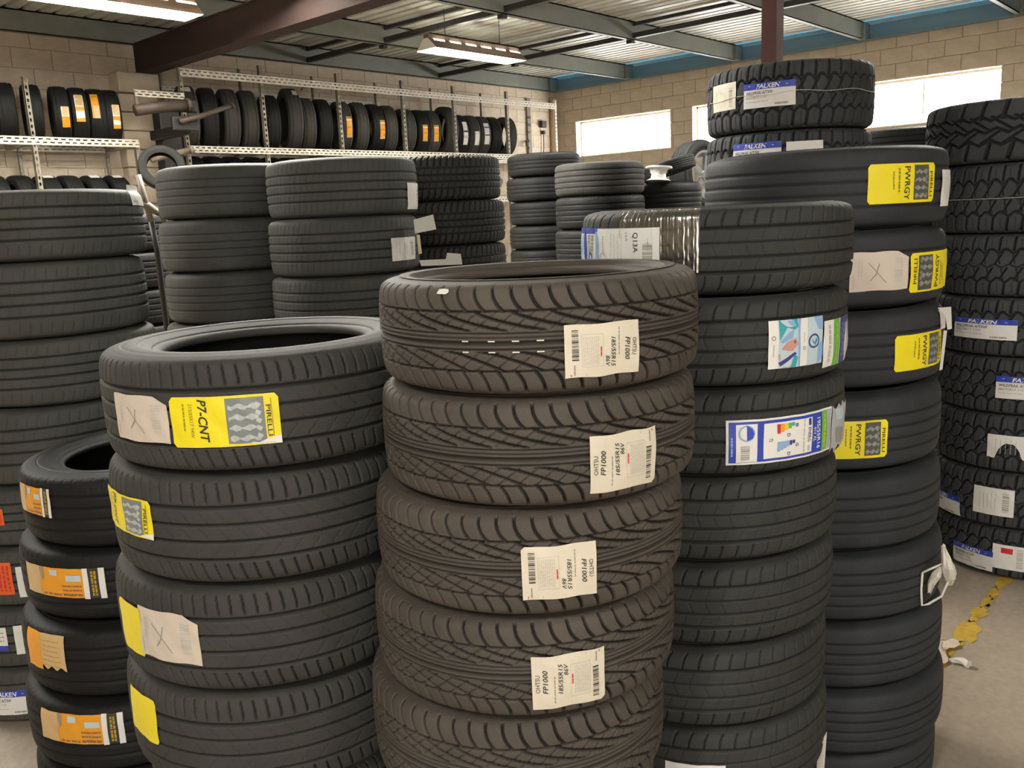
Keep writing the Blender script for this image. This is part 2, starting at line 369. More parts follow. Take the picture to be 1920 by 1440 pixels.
def per(x, p): return (np.mod(x / p + 0.5, 1) - 0.5) * p
def zone(v, a, b, s=0.02): return smooth((v - a) / s + 0.5) * smooth((b - v) / s + 0.5)

def curve(u, off, P, wd, v, s, soft=1.0):
    """groove along u = off(v), repeated every P, constant width measured across the groove"""
    sl = np.gradient(off, axis=1) / np.maximum(1e-9, np.gradient(v, axis=1) * s)
    return smooth(1.6 - np.abs(per(u - off, P)) / np.sqrt(1 + sl * sl) / (wd / 2))
def pat_slash(u, v, s, U):            # slashed performance tread (front centre stack)
    p = U / 60; g = np.zeros_like(u)
    t = np.clip((1 - v) / .5, 0, 1); g = np.maximum(g, curve(u, p * .6 * t ** 3, p, .0040, v, s) * zone(v, .48, .985))
    t = np.clip((-.5 - v) / .5, 0, 1); g = np.maximum(g, curve(u, p * .6 * (1 - (1 - t) ** 3), p, .0040, v, s) * zone(v, -.985, -.5))
    for c, wd, d in ((.50, .0030, .8), (-.53, .0026, .8), (.13, .0024, .8), (.055, .0022, .55), (-.04, .0060, .75), (-.15, .0026, .8)): g = np.maximum(g, d * line((v - c) * s, wd))
    q = U / 30
    t = np.clip((.52 - v) / .35, 0, 1); g = np.maximum(g, curve(u, 3.6 * p * t ** 1.45, q, .0040, v, s) * zone(v, .17, .52))
    t = np.clip((-.18 - v) / .36, 0, 1); g = np.maximum(g, curve(u, 3.6 * p * t ** .68, q, .0036, v, s) * zone(v, -.54, -.19))
    for a, b in ((.19, .50), (-.52, -.19)):
        t = (v - a) / (b - a); g = np.maximum(g, .38 * curve(u, 1.25 * p * t, p, .0018, v, s) * zone(v, a, b))
    return g
def grooves(v, s, L): 
    g = np.zeros_like(v)
    for c, wd in L: g = np.maximum(g, line((v - c) * s, wd))
    return g
def pat_touring(u, v, s, U):          # closed shoulder slots, four straight grooves (front left stack)
    g = grooves(v, s, ((.47, .0055), (.16, .0042), (-.15, .0042), (-.49, .0055))); p = U / 84
    t = np.clip((v - .5) / .45, 0, 1); g = np.maximum(g, line(per(u + p * .25 * t ** 2, p), .0032) * zone(v, .55, .93))
    t = np.clip((-.5 - v) / .45, 0, 1); g = np.maximum(g, line(per(u - p * .5 * t, p), .0030) * zone(v, -.95, -.57))
    for a, b, sl in ((.18, .44, .9), (-.12, .13, .9), (-.45, -.18, -.9)):
        g = np.maximum(g, .28 * line(per(u + sl * s * (v - a), p * 1.5), .0016) * zone(v, a, b))
    return g
def pat_rib(L, N, slotw, sip, sh=(.6, .97), blk=0.0, depth=.8):
    def f(u, v, s, U):
        g = grooves(v, s, L); p = U / N
        for sg in (1, -1):
            t = np.clip((sg * v - .55) / .45, 0, 1)
            g = np.maximum(g, depth * line(per(u - sg * p * .35 * t * t, p), slotw) * zone(sg * v, sh[0], sh[1]))
        c = sorted([x[0] for x in L])
        for i in range(len(c) - 1):
            t = (v - c[i]) / (c[i + 1] - c[i]); g = np.maximum(g, sip * line(per(u + p * (.35 if i % 2 else -.35) * t + i * p * .3, p), .0018 + blk) * zone(v, c[i], c[i + 1]))
        return g
    return f
def tri(x): return np.abs(np.mod(x, 1) * 2 - 1) * 2 - 1
def pat_terrain(N, zz=.07, wd=.0085):
    def f(u, v, s, U):
        p = U / N; g = np.zeros_like(u)
        for c, ph in ((.50, 0.), (-.50, .5)):
            q = per(u + ph * p, p) / p; jag = np.clip(np.abs(q) * 6 - 1.2, -1, 1) * zz
            g = np.maximum(g, line((v - c - jag) * s, wd))
        q = tri(u / p + .25) * zz * .9; g = np.maximum(g, .8 * line((v - q) * s, wd * .62))
        for sg, ph in ((1, 0), (-1, .5)):
            g = np.maximum(g, line(per(u + ph * p - sg * .2 * p * (np.abs(v) - .5), p), wd * 1.0) * zone(sg * v, .52, 1.2))
            g = np.maximum(g, .5 * line(per(u + (ph + .5) * p, p), wd * .35) * zone(sg * v, .60, .92))
        for sg in (1, -1):
            t = (sg * v) / .5
            g = np.maximum(g, line(per(u - sg * p * .62 * t + p * .3, p), wd * .85) * zone(sg * v, .06, .5))
            g = np.maximum(g, .7 * line(per(u + sg * p * .25 * t - p * .15, p), wd * .6) * zone(sg * v, .08, .46))
        return g
    return f
def pat_mud(u, v, s, U):
    p = U / 26; g = np.zeros_like(u)
    for sg, ph in ((1, 0), (-1, .5)):
        g = np.maximum(g, line(per(u + ph * p - sg * .35 * p * (sg * v - .4), p), .015) * zone(sg * v, .36, 1.2))
        t = np.clip(sg * v / .45, 0, 1); g = np.maximum(g, line(per(u + ph * p + .9 * p * (t - .5), p), .013) * zone(sg * v, .0, .5))
    for c, ph in ((.42, 0), (-.42, .5), (0, .25)): g = np.maximum(g, line((v - c - .09 * tri(u / p + ph)) * s, .010))
    return g

KINDS = {
 # name: R, w, rim radius, nu, nv, pattern, groove depth, rubber, shoulder squareness
 'slash':   (.288, .183, .200, 1440, 116, pat_slash, .0078, RUB_WARM, 1.0),
 'touring': (.334, .223, .208, 1040, 92, pat_touring, .0065, RUB_GREY, 0.95),
 'comfort': (.3265, .205, .205, 560, 60, pat_rib([(.46, .006), (.15, .005), (-.15, .005), (-.46, .006)], 72, .0018, .15, depth=.35), .006, RUB_BLACK, .85),
 'ribbed':  (.330, .225, .210, 720, 72, pat_rib([(.52, .006), (.2, .0055), (-.1, .0055), (-.42, .006)], 64, .0028, .30, (.6, .9), depth=.4), .006, RUB_DUST, 1.05),
 'worn':    (.340, .240, .215, 560, 60, pat_rib([(.45, .0045), (.15, .004), (-.15, .004), (-.45, .0045)], 60, .0018, .15, depth=.25), .003, RUB_DUST, .9),
 'sport':   (.325, .240, .225, 720, 72, pat_rib([(.50, .0055), (.17, .005), (-.17, .005), (-.50, .0055)], 76, .0022, .35, (.55, .92), depth=.35), .006, RUB_DUST, 1.15),
 'winter':  (.330, .216, .205, 720, 60, pat_rib([(.45, .006), (.12, .005), (-.2, .005), (-.5, .006)], 66, .0065, .7, (.5, 1.2), .002, 1.0), .007, RUB_DARK, 1.1),
 'slim':    (.300, .190, .200, 420, 44, pat_rib([(.3, .006), (0, .005), (-.3, .006)], 60, .002, .1, depth=.25), .006, RUB_BLACK, .7),
 'pale':    (.305, .218, .200, 520, 56, pat_rib([(.5, .006), (.17, .005), (-.17, .005), (-.5, .006)], 60, .002, .15, depth=.2), .006, RUB_GREY, .85),
 'eco':     (.307, .183, .205, 960, 80, pat_rib([(.53, .0055), (.19, .0035), (-.14, .0035), (-.48, .0055)], 58, .0024, .28, (.56, .97), depth=.9), .0062, RUB_DARK, 1.1),
 'summer':  (.335, .203, .225, 640, 64, pat_rib([(.45, .006), (.14, .0055), (-.16, .0055), (-.46, .006)], 70, .0016, .10, depth=.2), .0028, RUB_BLUE, .85),
 'terrain': (.355, .265, .210, 960, 96, pat_terrain(40), .0095, RUB_HAZE, 1.15),
 'mud':     (.360, .270, .210, 900, 90, pat_mud, .012, RUB_HAZE, 1.1),
 'rack':    (.285, .190, .195, 128, 26, None, .006, RUB_BLACK, .75),
}
CACHE = {}
def tread_radius(kind, z):
    R, w, rr, *_, sq = KINDS[kind]
    t, _s = half_profile(R, w, rr, sq); P = catmull(t, 12)
    return float(np.interp(abs(z), P[:, 1], P[:, 0]))
def grid_mesh(name, V, nu, nv, m, face=None):
    i = np.arange(nu)[:, None]; j = np.arange(nv - 1)[None, :]
    a = i * nv + j; b = ((i + 1) % nu) * nv + j
    F = np.stack([a, b, b + 1, a + 1], -1).reshape(-1, 4)
    me = bpy.data.meshes.new(name)
    me.vertices.add(len(V)); me.vertices.foreach_set('co', V.astype(np.float32).ravel())
    me.loops.add(F.size); me.loops.foreach_set('vertex_index', F.astype(np.int32).ravel())
    me.polygons.add(len(F)); me.polygons.foreach_set('loop_start', np.arange(0, F.size, 4, dtype=np.int32)); me.polygons.foreach_set('loop_total', np.full(len(F), 4, np.int32))
    me.polygons.foreach_set('use_smooth', np.ones(len(F), bool))
    me.materials.append(m)
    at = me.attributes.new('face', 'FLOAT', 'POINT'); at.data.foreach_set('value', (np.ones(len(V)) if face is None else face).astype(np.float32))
    me.update(calc_edges=True); me.validate(); return me
def tire_meshes(kind):
    if kind in CACHE: return CACHE[kind]
    R, w, rr, nu, nv, pat, dep, rub, sq = KINDS[kind]
    t, sd = half_profile(R, w, rr, sq)
    P = catmull(t, 16); full = np.vstack([P[::-1] * [1, -1], P[1:]])       # z from -..to +..
    L = np.concatenate([[0], np.cumsum(np.hypot(*np.diff(full, axis=0).T))]); tot = L[-1]
    sN = np.linspace(0, tot, nv); r = np.interp(sN, L, full[:, 0]); z = np.interp(sN, L, full[:, 1])
    dr = np.gradient(r, sN); dz = np.gradient(z, sN); nr, nz = dz, -dr
    th = np.arange(nu) / nu * 2 * PI
    TH, SN = np.meshgrid(th, sN, indexing='ij'); v = SN / tot * 2 - 1
    U = 2 * PI * R
    if pat is None: g = grooves(v, tot / 2, ((.42, .008), (0, .007), (-.42, .008)))
    else: g = pat(TH * R, v / 0.86, tot / 2 * 0.86, U)
    g = g * smooth((1 - np.abs(v)) / .04)
    RR = r[None] - nr[None] * g * dep; ZZ = z[None] - nz[None] * g * dep
    V = np.stack([RR * np.cos(TH), RR * np.sin(TH), ZZ], -1).reshape(-1, 3)
    tread = grid_mesh('tread', V, nu, nv, rub, (1 - g).ravel() * 0.999)  # lower face value paints shade into the grooves
    S = catmull(sd, 4 if kind != 'rack' else 2); S = S[:, :]
    sfull = np.vstack([S, (S * [1, -1])[::-1][1:]])
    ns = 200 if kind != 'rack' else 64; th = np.arange(ns) / ns * 2 * PI
    V = np.stack([sfull[None, :, 0] * np.cos(th)[:, None], sfull[None, :, 0] * np.sin(th)[:, None], np.broadcast_to(sfull[None, :, 1], (ns, len(sfull)))], -1).reshape(-1, 3)
    # inner liner mixed darker than the dusty outside
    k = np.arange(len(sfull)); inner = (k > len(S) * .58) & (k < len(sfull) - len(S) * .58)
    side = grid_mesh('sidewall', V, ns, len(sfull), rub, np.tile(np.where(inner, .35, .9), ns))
    CACHE[kind] = (tread, side); return CACHE[kind]

def make_tire(kind, x, y, zc, R=None, w=None, rz=0.0, tilt=(0, 0)):
    e = empty('tire', (x, y, zc), (tilt[0], tilt[1], rz))
    R0, w0 = KINDS[kind][:2]; sx = (R or R0) / R0; sz = (w or w0) / w0
    t, s = tire_meshes(kind)
    for nm, me in (('tread', t), ('sidewall', s)):
        o = obj(nm, me, e); o.scale = (sx, sx, sz)
    e['_k'] = kind; return e

# ------------------------------------------------------------------ paper labels and their printing
def wob(x, y, s): return (math.sin(x * 61 + s) * math.sin(y * 47 + s * 2.1) + 0.6 * math.sin(x * 130 + y * 90 + s * 3)) * 0.0009
class Wrap:
    """maps label coordinates (metres, x to the right, y up) on a tire's tread"""
    def __init__(s, kind, sx, sz, th, z, tilt=0.0, flip=False, side=False, seed=0):
        s.kind, s.sx, s.sz, s.th, s.z, s.tilt, s.flip, s.seed = kind, sx, sz, th, z, tilt, flip, seed; s.R0 = KINDS[kind][0] * sx
        zs = np.linspace(0, KINDS[kind][1] * .46, 40); s.zs = zs * sz; s.rs = np.array([tread_radius(kind, q) for q in zs]) * sx
    def __call__(s, x, y, off):
        if s.flip: x, y = -x, -y
        c, n = math.cos(s.tilt), math.sin(s.tilt); x, y = c * x - n * y, n * x + c * y
        z = s.z + y; r = float(np.interp(abs(z), s.zs, s.rs)) + 0.0022 + off + wob(x, y, s.seed)
        a = s.th + x / s.R0
        return (r * math.cos(a), r * math.sin(a), z)
FONT = bpy.data.fonts[0] if len(bpy.data.fonts) else None
TXT = {}
def text_mesh(string, bold=0.0, shear=0.0):
    key = (string, bold, shear)
    if key in TXT: return TXT[key]
    cu = bpy.data.curves.new('t', 'FONT'); cu.body = string; cu.offset = bold; cu.shear = shear; cu.resolution_u = 2
    o = bpy.data.objects.new('t', cu); COL.objects.link(o)
    bpy.context.view_layer.update()
    me = o.to_mesh(); vs = [tuple(v.co) for v in me.vertices]; fs = [tuple(p.vertices) for p in me.polygons]; o.to_mesh_clear()
    bpy.data.objects.remove(o); bpy.data.curves.remove(cu)
    xs = [v[0] for v in vs]; ys_ = [v[1] for v in vs]
    x0, x1, y0, y1 = min(xs), max(xs), min(ys_), max(ys_)
    TXT[key] = ([((v[0] - x0) / (x1 - x0), (v[1] - y0) / (y1 - y0)) for v in vs], fs); return TXT[key]
class Print:
    def __init__(s, W, H, wrap): s.W, s.H, s.wrap = W, H, wrap; s.v = []; s.f = []; s.m = []; s.mats = []; s.lay = 0; s.sub = 0
    def mi(s, c):
        if c not in s.mats: s.mats.append(c)
        return s.mats.index(c)
    def add(s, pts, faces, c, off):
        n = len(s.v); k = s.mi(c)
        for (x, y) in pts: s.v.append(s.wrap((x - .5) * s.W, (y - .5) * s.H, off))
        s.f += [tuple(n + i for i in f) for f in faces]; s.m += [k] * len(faces)
    def rect(s, x0, y0, x1, y1, c, off=None):                # y from top, fractions
        if off is None and abs(x1 - x0) * abs(y1 - y0) > 0.05: s.lay += 1; s.sub = 0; off = 0.0004 + s.lay * 0.00016
        off = s._o(off); nx = max(1, round(abs(x1 - x0) * s.W / 0.005)); ny = max(1, round(abs(y1 - y0) * s.H / 0.006))
        pts = [(x0 + (x1 - x0) * i / nx, 1 - (y0 + (y1 - y0) * j / ny)) for i in range(nx + 1) for j in range(ny + 1)]
        fs = [(i * (ny + 1) + j, i * (ny + 1) + j + 1, (i + 1) * (ny + 1) + j + 1, (i + 1) * (ny + 1) + j) for i in range(nx) for j in range(ny)]
        s.add(pts, fs, c, off)
    def _o(s, off): 
        if off is not None: return off
        s.sub += 1
        return 0.0004 + (s.lay + 1) * 0.00016 + s.sub * 0.000003
    def quad(s, pts, c):
        if len(pts) != 4: s.add([(x, 1 - y) for x, y in pts], [tuple(reversed(range(len(pts))))], c, s._o(None) + .0003); return
        n = 7; a, b_, e, d = pts; P_ = []
        for i in range(n + 1):
            for j in range(n + 1):
                u_, w_ = i / n, j / n
                P_.append(tuple((1 - u_) * ((1 - w_) * a[k] + w_ * b_[k]) + u_ * ((1 - w_) * d[k] + w_ * e[k]) for k in (0, 1)))
        s.add([(x, 1 - y) for x, y in P_], [(i * (n + 1) + j, i * (n + 1) + j + 1, (i + 1) * (n + 1) + j + 1, (i + 1) * (n + 1) + j) for i in range(n) for j in range(n)], c, s._o(None))
    def text(s, st, x0, y0, x1, y1, rot, c, bold=0.0, shear=0.0):
        vs, fs = text_mesh(st, bold, shear); o = s._o(None); out = []
        for a, b_ in vs:
            if rot == 0: X, Y = x0 + a * (x1 - x0), y1 - b_ * (y1 - y0)
            elif rot == -90: X, Y = x0 + b_ * (x1 - x0), y0 + a * (y1 - y0)      # reads downwards
            else: X, Y = x1 - b_ * (x1 - x0), y1 - a * (y1 - y0)                 # reads upwards
            out.append((X, 1 - Y))
        s.add(out, fs, c, o)
    def bars(s, x0, y0, x1, y1, n, c, vert=False, seed=1):
        r = random.Random(seed); e = [r.choice((1, 1, 2, 3)) for _ in range(2 * n)]; T = sum(e); p = 0
        o = s._o(None)
        for i, q in enumerate(e):
            if i % 2 == 0:
                a, b_ = p / T, (p + q) / T
                if vert: s.rect(x0 + (x1 - x0) * a, y0, x0 + (x1 - x0) * b_, y1, c, o)
                else: s.rect(x0, y0 + (y1 - y0) * a, x1, y0 + (y1 - y0) * b_, c, o)
            p += q
    def lines(s, x0, y0, x1, y1, n, c, vert=True, seed=3, fill=.45):
        """blurred small print: broken bars"""
        r = random.Random(seed)
        for i in range(n):
            t = (i + .5) / n; q = 0
            while q < 1:
                l = r.uniform(.06, .2); e = min(1, q + l); hw = fill / 2 / n
                if vert: s.rect(x0 + (x1 - x0) * (t - hw), y0 + (y1 - y0) * q, x0 + (x1 - x0) * (t + hw), y0 + (y1 - y0) * e, c, 0.0005 + (s.lay + 1) * 0.00016)
                else: s.rect(x0 + (x1 - x0) * q, y0 + (y1 - y0) * (t - hw), x0 + (x1 - x0) * e, y0 + (y1 - y0) * (t + hw), c, 0.0005 + (s.lay + 1) * 0.00016)
                q = e + r.uniform(.015, .05)
    def disc(s, cx, cy, r, c, n=20, r0=0.0):
        k = s.W / s.H; pts = []
        for i in range(n): a = 2 * PI * i / n; pts.append((cx + r * math.cos(a), 1 - (cy + r * k * math.sin(a))))
        if r0 <= 0: s.add(pts, [tuple(range(n))], c, s._o(None)); return
        for i in range(n): a = 2 * PI * i / n; pts.append((cx + r0 * math.cos(a), 1 - (cy + r0 * k * math.sin(a))))
        s.add(pts, [(i, (i + 1) % n, n + (i + 1) % n, n + i) for i in range(n)], c, s._o(None))
    def build(s, parent, rz):
        if not s.v: return
        me = mesh_from('label_print', s.v, s.f, [ink(c) for c in s.mats], s.m)
        return obj('label_print', me, parent)
def base_sheet(W, H, wrap, color, cut=None, mats=None):
    nx, ny = max(6, int(W / .006)), max(5, int(H / .006)); v = []; f = []
    for i in range(nx + 1):
        x = i / nx; lo, hi = (0.0, 1.0) if cut is None else cut(x)
        for j in range(ny + 1): v.append(wrap((x - .5) * W, (lo + (hi - lo) * j / ny - .5) * H, 0.0))
    for i in range(nx):
        for j in range(ny): f.append((i * (ny + 1) + j, (i + 1) * (ny + 1) + j, (i + 1) * (ny + 1) + j + 1, i * (ny + 1) + j + 1))
    return mesh_from('paper_label', v, f, [ink(color)], None, True)
def rounded(W, H, rad=.008):
    def f(x):
        d = min(x, 1 - x) * W
        if d >= rad: return (0, 1)
        k = (rad - math.sqrt(max(0, rad * rad - (rad - d) ** 2))) / H
        return (k, 1 - k)
    return f

def d_ohtsu(p):
    p.bars(.09, .10, .175, .68, 22, 'k', seed=5); p.lines(.10, .76, .14, .95, 1, 'g'); p.lines(.06, .93, .09, .97, 1, 'red')
    for a in ((.21, .19, .49, .197), (.21, .80, .49, .807), (.21, .19, .214, .807), (.486, .19, .49, .807)): p.rect(*a, 'lg')
    p.lines(.225, .24, .44, .77, 9, 'lg', seed=8, fill=.28); p.lines(.45, .44, .475, .62, 1, 'red', fill=.8)
    p.text('185/55R15', .595, .27, .655, .84, -90, 'k', .012, .25); p.text('86V', .52, .62, .58, .83, -90, 'k', .012, .25)
    p.lines(.69, .10, .715, .62, 1, 'g', fill=.5)
    p.text('FP1000', .79, .30, .86, .74, -90, 'k', .015, .25); p.text('OHTSU', .895, .33, .955, .66, -90, 'k')
    p.lines(.26, .93, .275, .97, 1, 'g')
def photo(p, x0, x1, y0, y1, dark=False):
    a, b_, c = ('photo', 'photo3', 'silver') if not dark else ('photo2', 'photo', 'g')
    p.rect(x0, y0, x1, y1, a)
    W = x1 - x0; H = y1 - y0
    for k in range(4):
        yc = y0 + H * (.14 + .23 * k); pts = []
        n = 9
        for i in range(n + 1): pts.append((x0 + W * (.06 + .78 * i / n), yc + H * .035 * (math.sin(i * 1.4 + k) + .3)))
        for i in range(n, -1, -1): pts.append((x0 + W * (.06 + .78 * i / n), yc + H * (.10 + .03 * math.sin(i * 1.7 + k * 2))))
        for i in range(n): p.quad([pts[i], pts[i + 1], pts[2 * n - i], pts[2 * n + 1 - i]], c if (i + k) % 3 else b_)
    for k in range(5):
        p.quad([(x0 + W * .80, y0 + H * (.1 + .17 * k)), (x0 + W * .93, y0 + H * (.16 + .17 * k)), (x0 + W * .86, y0 + H * (.24 + .17 * k)), (x0 + W * .76, y0 + H * (.18 + .17 * k))], b_)
def d_p7(p):
    photo(p, .53, .87, .05, .95); p.rect(.93, .1, .936, .85, 'yd')
    p.text('PIRELLI', .885, .22, .925, .84, -90, 'k', .01)
    p.text('P7-CNT', .275, .05, .36, .90, -90, 'k', .02, .2); p.text('215/55R17 94W', .19, .13, .225, .80, -90, 'yd', .008); p.lines(.125, .13, .15, .66, 1, 'yd', fill=.6)
    p.quad([(.62, 1.0), (.75, .93), (.80, .95), (.86, .90), (1.0, .84), (1.0, 1.0)], 'w')
def d_pwrgy(p):
    photo(p, .62, .88, .05, .93, True); p.text('PIRELLI', .905, .22, .955, .86, -90, 'k', .01)
    p.text('PWRGY', .475, .08, .555, .92, -90, 'k', .012); p.lines(.38, .12, .42, .72, 1, 'yd', fill=.6); p.lines(.31, .2, .34, .65, 1, 'yd', fill=.6)
def d_cross(p):
    p.bars(.74, .18, .88, .82, 16, 'lg', seed=9); p.lines(.12, .18, .20, .62, 2, 'lg', fill=.4); p.lines(.05, .6, .07, .92, 1, 'g')
    p.quad([(.28, .28), (.295, .27), (.60, .80), (.588, .81)], 'g'); p.quad([(.46, .30), (.475, .31), (.425, .58), (.33, .74), (.32, .725), (.412, .56)], 'g')
def d_orange(p):
    p.rect(0, 0, .26, 1, 'tan'); p.rect(.78, -.02, .835, 1.03, 'w'); p.rect(.835, 0, .94, 1, 'k'); p.rect(.94, -.02, 1, 1.03, 'w')
    p.lines(.86, .08, .92, .92, 2, 'gold', fill=.7); p.quad([(.26, .02), (.32, .0), (.32, .38), (.29, .5)], 'g')
    p.rect(.40, .06, .50, .26, 'pale'); p.rect(.60, .22, .76, .42, 'pale'); p.lines(.55, .52, .76, .95, 3, 'brown', False, fill=.35); p.lines(.3, .84, .76, .97, 1, 'brown', False)
def d_tan(p): p.rect(0, 0, .45, 1, 'or'); p.lines(.5, .1, .9, .9, 6, 'gold', False, fill=.15)
def d_falken(p):
    p.rect(0, 0, 1, .26, 'blue'); p.text('FALKEN', .26, .05, .72, .23, 0, 'w', .03, .2)
    p.rect(.10, .08, .14, .12, 'lb'); p.rect(.82, .12, .86, .16, 'lb')
    p.text('WILDPEAK A/T3W', .05, .33, .58, .46, 0, 'k', .01); p.text('265/70R17 115T', .05, .52, .48, .62, 0, 'g', .005); p.lines(.05, .70, .5, .80, 1, 'lg', False, fill=.3); p.lines(.62, .82, .86, .94, 1, 'g', False, fill=.6)
def d_tag(p): p.bars(.72, .15, .88, .85, 16, 'g', seed=4); p.lines(.12, .2, .6, .8, 5, 'lg', fill=.12)
def d_tagr(p): p.bars(.76, .2, .88, .9, 18, 'g', seed=4); p.lines(.12, .15, .65, .85, 7, 'lg', fill=.12)
def d_q13a(p):
    p.bars(.78, .42, .91, .86, 14, 'g', seed=6); p.text('Q13A', .64, .12, .72, .66, -90, 'k', .012); p.text('16A', .53, .12, .57, .36, -90, 'g')
    p.lines(.1, .2, .16, .75, 1, 'lg', fill=.3); p.lines(.25, .15, .5, .9, 4, 'lg', fill=.12); p.disc(.12, .82, .07, 'lg', r0=.06)
def d_bluewhite(p):
    p.rect(0, 0, 1, .16, 'blue'); p.rect(.44, .1, .56, 1, 'blue'); p.rect(.90, .1, 1, 1, 'lb'); p.rect(.04, .2, .42, 1, 'pale'); p.lines(.62, .2, .84, .75, 2, 'g', fill=.6); p.quad([(.1, .3), (.35, .45), (.3, .7), (.12, .9)], 'lb'); p.disc(.72, .85, .09, 'navy', r0=.05); p.rect(.06, .88, .2, 1, 'pink')
def d_pic(p):
    p.rect(.16, 0, .50, 1, 'pale'); p.rect(.50, .0, .54, 1, 'lb')
    p.quad([(.16, 0), (.48, 0), (.50, .16), (.44, .22), (.30, .16), (.18, .42)], 'teal'); p.quad([(.30, .02), (.42, .02), (.46, .16), (.36, .12)], 'lb'); p.quad([(.18, .44), (.34, .26), (.42, .2), (.40, .38), (.22, .48)], 'lb'); p.quad([(.20, .60), (.30, .46), (.46, .38), (.50, .52), (.40, .66), (.26, .62)], 'pink'); p.quad([(.36, .48), (.46, .42), (.48, .52), (.40, .56)], 'brown')
    p.quad([(.16, .88), (.44, .68), (.48, .72), (.20, .96)], 'navy'); p.quad([(.16, .70), (.34, .66), (.18, .84)], 'pink'); p.quad([(.36, 1), (.44, .72), (.50, .8), (.46, 1)], 'teal'); p.quad([(.22, 1), (.40, .80), (.36, 1)], 'pink')
    p.rect(.68, 0, 1, 1, 'pale'); p.quad([(.80, 0), (1, 0), (1, .3), (.9, .26)], 'lb'); p.quad([(.88, .6), (1, .5), (1, .9), (.9, 1)], 'lb'); p.rect(.68, .84, .88, 1, 'pale')
    p.disc(.80, .50, .11, 'navy', 24, .082); p.disc(.80, .50, .082, 'pale', 24); p.quad([(.75, .44), (.80, .52), (.86, .42), (.87, .5), (.82, .6), (.78, .54)], 'teal')
    p.disc(.075, .36, .035, 'g', 12, .022); p.lines(.06, .5, .1, .75, 1, 'lg'); p.disc(.61, .62, .028, 'g', 12, .018); p.lines(.6, .3, .63, .5, 1, 'lg')
def d_green(p):
    p.rect(.30, 0, .52, 1, 'green'); p.rect(.55, 0, .80, 1, 'navy'); p.rect(.82, 0, 1, .14, 'navy'); p.rect(.9, .1, 1, .8, 'beige'); p.lines(.10, .1, .24, .9, 1, 'lg', fill=.4); p.lines(.36, .1, .46, .9, 1, 'yel2', fill=.2); p.lines(.60, .12, .76, .85, 2, 'lb', fill=.3)
def d_eu(p):
    p.rect(.02, .045, .985, .955, 'blue'); p.rect(.075, .10, .24, .945, 'w'); p.rect(.29, .11, .74, .90, 'w')
    p.text('195/55R16', .795, .16, .835, .86, -90, 'w', .012); p.text('91V XL', .755, .36, .785, .68, -90, 'w', .008)
    p.rect(.855, .05, .925, .95, 'green'); p.rect(.925, .05, .985, .95, 'silver'); p.lines(.875, .12, .905, .88, 1, 'yel2', fill=.35); p.lines(.945, .12, .97, .88, 1, 'g', fill=.25)
    p.disc(.157, .30, .064, 'lb', 22, .052); p.quad([(.157, .12), (.20, .2), (.215, .31), (.20, .42), (.157, .46)], 'blue'); p.bars(.11, .58, .18, .92, 12, 'g', seed=2)
    p.lines(.03, .38, .055, .80, 1, 'lb', fill=.6)
    for i, (c, h) in enumerate((('red', .21), ('or', .18), ('yel2', .15), ('green', .12), ('teal', .08))): p.rect(.40 + i * .032, .15, .43 + i * .032, .15 + h, c)
    for i in range(6): p.rect(.40 + i * .027, .54, .424 + i * .027, .76 - i * .028, 'lb' if i < 4 else 'navy')
    for st, x, y in (('B', .565, .19), ('D', .485, .38), ('G', .565, .62), ('D', .49, .80), ('72', .335, .45)): p.text(st, x, y, x + .028, y + .075, -90, 'k', .015)
    p.rect(.695, .13, .725, .28, 'navy'); p.text('ENERG', .695, .33, .725, .66, -90, 'k', .008); p.lines(.64, .12, .665, .88, 1, 'lg', fill=.4); p.rect(.695, .74, .72, .86, 'lg')
def d_white(p): p.lines(.1, .7, .3, .9, 1, 'lg', False)
def d_red(p): p.lines(.6, .1, .95, .9, 3, 'red', fill=.5)
def d_whiteblue(p): p.rect(0, .78, 1, 1, 'blue'); p.lines(.1, .15, .9, .65, 3, 'g', False, fill=.3)
def d_redtag(p): p.rect(.22, .12, .52, .34, 'red'); p.bars(.62, .12, .78, .9, 16, 'lg', seed=3)
def d_scrap(p): p.quad([(.1, .1), (.8, .15), (.6, .4), (.2, .35)], 'pale'); p.quad([(.2, .5), (.7, .6), (.6, .9), (.3, .85)], 'g')
def d_none(p): pass
DES = {'ohtsu': ('cream', d_ohtsu), 'p7': ('y', d_p7), 'yellow': ('y', d_none), 'pwrgy': ('y', d_pwrgy), 'cross': ('beige', d_cross), 'orange': ('or', d_orange), 'tan': ('tan', d_tan),
 'falken': ('w', d_falken), 'tag': ('w', d_tag), 'tagr': ('cream', d_tagr), 'q13a': ('w', d_q13a), 'bluewhite': ('w', d_bluewhite), 'pic': ('w', d_pic), 'green': ('w', d_green), 'eu': ('w', d_eu),
 'white': ('w', d_white), 'red': ('rdor', d_red), 'whiteblue': ('w', d_whiteblue), 'redtag': ('w', d_redtag), 'scrap': ('silver', d_scrap), 'torn': ('w', d_tag)}
LNAME = {'ohtsu': 'cream paper label with black lettering and a barcode', 'p7': 'yellow sticker with a tread picture', 'yellow': 'plain yellow sticker wrapping round the side', 'pwrgy': 'yellow sticker with dark tread picture',
 'cross': 'pinkish paper label with a pen cross', 'orange': 'orange and tan sticker with white end stripes', 'tan': 'torn tan and orange sticker', 'falken': 'white sticker with a blue top band', 'tag': 'white paper label', 'tagr': 'square cream barcode label',
 'q13a': 'white label with large black letters', 'bluewhite': 'white label with blue frame', 'pic': 'white sticker with colorful picture and round emblem', 'green': 'sticker with green and navy stripes', 'eu': 'blue framed tire rating label',
 'white': 'blank white label', 'red': 'orange red sticker', 'whiteblue': 'white sticker with blue lower band', 'redtag': 'white label with a red patch', 'scrap': 'silvery torn label scrap', 'torn': 'white label torn in a round bite'}
